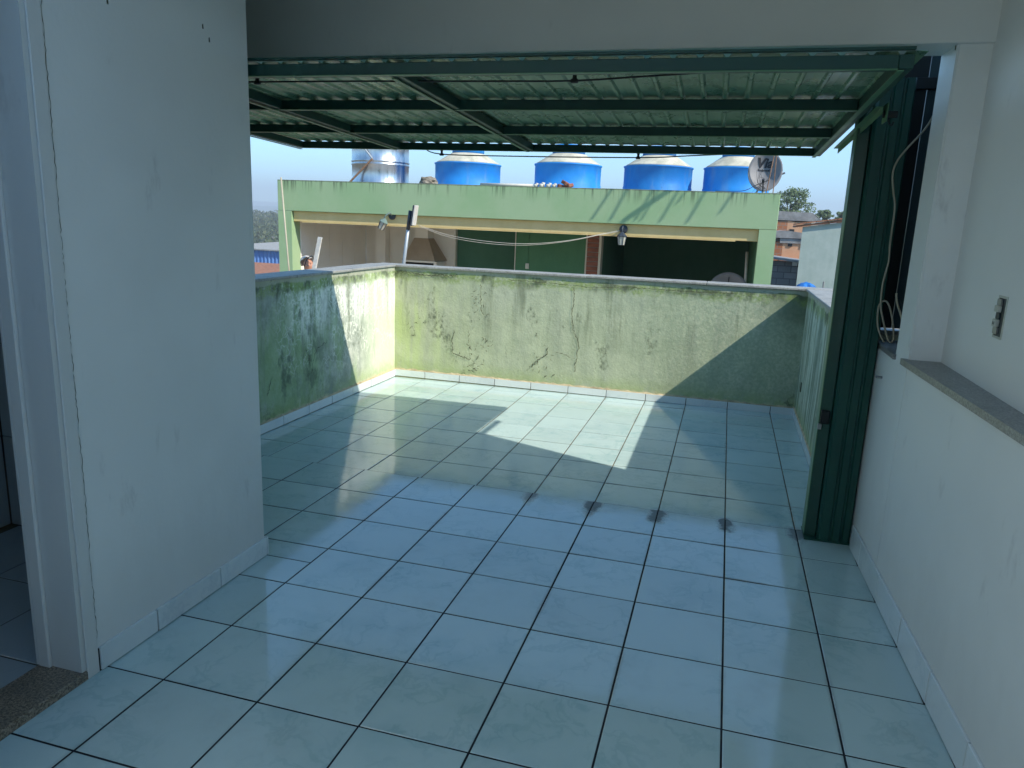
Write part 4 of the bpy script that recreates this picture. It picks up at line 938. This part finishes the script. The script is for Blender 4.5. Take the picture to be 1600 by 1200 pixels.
tree(8.6, 75, 1.0, 2.7, .9, 12, 'small dark round tree on the skyline right of the white gable', 34, 60, .10)
tree(10.6, 78, 1.0, 2.6, .9, 13, 'dark tree on the skyline next to the green post', 34, 60, .10)
tree(7.4, 52, -.6, 2.3, .9, 15, 'low yellowish bush tree just above the tiled roof of the grey house', 30, 60, .09)
random.seed(5)
# houses on the right hand slope
def house(name, label, cat='house'): return empty(name, (0, 0, 0), label, cat)
h1 = house('grey_house', 'grey-green rendered house wall with a sloping clay tile roof edge on the right')
bm = BM(); A = [bm.verts.new((x, 18, z)) for x, z in ((2.02, -6), (5.5, -6), (5.5, 2.16), (1.97, 1.60))]; B = [bm.verts.new((x, 23, z)) for x, z in ((2.56, -6), (6.0, -6), (6.0, 2.16), (2.51, 1.60))]
bm.faces.new(A); bm.faces.new(B[::-1])
for k in range(4): bm.faces.new((A[k], A[(k+1) % 4], B[(k+1) % 4], B[k]))
part(h1, 'wall', bm, 'render_grey')
part(h1, 'roof', prism(BM(), [(1.80, 1.581), (5.7, 2.20), (5.7, 2.25), (1.80, 1.631)], 17.93, 18.9, 'y'), 'rooftile')
for k in range(16):
    xx = 1.80+k*.24; part(h1, 'roof_tile', prism(BM(), [(xx, 1.633+(xx-1.7)*.15875), (xx+.225, 1.633+(xx+.225-1.7)*.15875), (xx+.225, 1.665+(xx+.225-1.7)*.15875), (xx, 1.665+(xx-1.7)*.15875)], 17.90, 18.8, 'y'), 'rooftile')
h2 = house('block_wall_yard', 'unplastered grey concrete block wall with a fibre cement roof edge', 'wall')
part(h2, 'wall', bx(1.2, 3.2, 23, 23.2, -6, .55), 'blockwall')
part(h2, 'roof', prism(BM(), [(1.1, .66), (2.8, .50), (2.8, .56), (1.1, .72)], 22.6, 25, 'y'), 'roofgrey')
part(h2, 'white_box', bx(2.22, 2.36, 22.85, 22.99, .42, .55), 'board')
h3 = house('orange_house', 'low orange rendered house with a brown brick side and dark roof')
part(h3, 'brick_side', bx(1.6, 2.32, 30, 34, -6, 1.06), 'brickwall')
part(h3, 'wall', bx(2.321, 4.2, 30, 34, -6, 1.02), 'peach')
part(h3, 'eave', bx(2.2, 4.3, 29.95, 34.2, 1.021, 1.20), 'roofgrey')
part(h3, 'roof', prism(BM(), [(1.4, 1.22), (4.4, 1.22), (4.4, 1.30), (2.4, 1.52), (1.4, 1.42)], 29.9, 34.5, 'y'), 'roofgrey')
part(h3, 'ledge', bx(2.25, 3.4, 29.7, 29.99, .30, .38), 'brickwall')
part(h3, 'window', bx(2.52, 2.68, 29.96, 29.999, .90, 1.02), 'glassdark')
part(h3, 'window', bx(3.02, 3.20, 29.96, 29.999, .86, 1.0), 'glassdark')
h4 = house('brick_house', 'raw hollow brick house with a small dark window halfway up the slope')
part(h4, 'side_wall', bx(1.9, 3.09, 40, 46, -3, 2.02), 'brickwall')
part(h4, 'front_wall', prism(BM(), [(3.091, -3), (4.6, -3), (4.6, 1.75), (3.091, 2.06)], 40, 46, 'y'), 'peach')
part(h4, 'roof', bx(1.7, 4.7, 39.95, 46.3, 2.061, 2.16), 'roofgrey')
part(h4, 'window', bx(3.22, 3.46, 39.95, 39.999, 1.42, 1.62), 'glassdark')
part(h4, 'water_drum', tube(BM(), [(2.75, 38.5, .85), (2.75, 38.5, 1.15)], .24, 12), 'bluesheet')
part(h4, 'drum_stand', bx(2.5, 3.0, 38.2, 38.8, -4, .849), 'concrete')
h5 = house('metal_roof_house', 'low house with a wide grey metal roof below the large tree')
part(h5, 'wall', bx(2.4, 5.2, 50, 55, -2, 2.2), 'render_grey')
part(h5, 'roof', prism(BM(), [(2.2, 2.25), (5.6, 2.20), (5.2, 2.72), (2.6, 2.78)], 49.5, 55.5, 'y'), 'roofgrey')
h6 = house('white_gable_house', 'small white house with a bright gable beside the skyline trees')
part(h6, 'wall', prism(BM(), [(5.35, -2), (6.75, -2), (6.75, 2.05), (5.95, 2.72), (5.35, 2.52)], 56, 60, 'y'), 'render_cream')
part(h6, 'roof', prism(BM(), [(5.25, 2.50), (5.95, 2.74), (6.85, 1.99), (6.85, 2.04), (5.95, 2.80), (5.25, 2.56)], 55.9, 60.2, 'y'), 'roofgrey')
# left side: blue shed, orange roofs, woods
h7 = house('blue_shed', 'blue corrugated metal shed with a pale roof beyond the green building', 'shed')
bm = BM(); V = []
for i in range(241):
    x = -36+i*.1; V.append((bm.verts.new((x, 60+.05*(1 if i % 4 < 2 else -1), -9)), bm.verts.new((x, 60+.05*(1 if i % 4 < 2 else -1), -2.2))))
for a, b in zip(V, V[1:]): bm.faces.new((a[0], b[0], b[1], a[1]))
h7.location = (-12, 0, 0); o = obj('wall', bm, 'bluesheet', h7)
o = obj('roof', prism(BM(), [(59.7, -2.2), (59.7, -2.08), (72, -1.85), (72, -1.97)], -36.3, -11.7, 'x'), 'concrete', h7)
h8 = house('orange_roof_shed', 'orange clay roofed shed in front of the blue metal shed', 'shed')
part(h8, 'roof', prism(BM(), [(43, -3.25), (43, -3.15), (50, -2.6), (50, -2.7)], -42, -30.5, 'x'), 'rooftile')
part(h8, 'wall', bx(-41.8, -30.7, 43.3, 49.8, -12, -3.26), 'peach')
random.seed(21); bm = BM(); cl = []
for k in range(900):
    y = random.uniform(105, 330); px = random.uniform(-1.15, -.45); x = .2+px*(y+2.4)
    top = -7.2+sm(100, 330, y)*8.2+random.uniform(-1.2, .9)
    r_ = random.uniform(1.6, 3.6); cl.append(((x, y, top-r_*.5), (r_, r_, r_*.85)))
leaves(bm, cl, 70, .5)
tag(obj('woodland', bm, 'leafdry'), 'far green woodland covering the slope on the left', kind='stuff')

# ================================================================ air
bm = BM(); box(bm, -3700, 2700, -1000, 3700, -40, 130)
hz = obj('haze', bm, 'black'); hz.data.materials.clear(); tag(hz, 'thin pale blue haze over the distant hills', kind='stuff')
hm = bpy.data.materials.new('air_haze'); hm.use_nodes = True; nt = hm.node_tree
for n_ in list(nt.nodes):
    if n_.type == 'BSDF_PRINCIPLED': nt.nodes.remove(n_)
pv = nt.nodes.new('ShaderNodeVolumePrincipled'); pv.inputs['Color'].default_value = (.80, .90, 1.0, 1); pv.inputs['Density'].default_value = .0009
nt.links.new(pv.outputs[0], [n_ for n_ in nt.nodes if n_.type == 'OUTPUT_MATERIAL'][0].inputs['Volume']); hz.data.materials.append(hm)
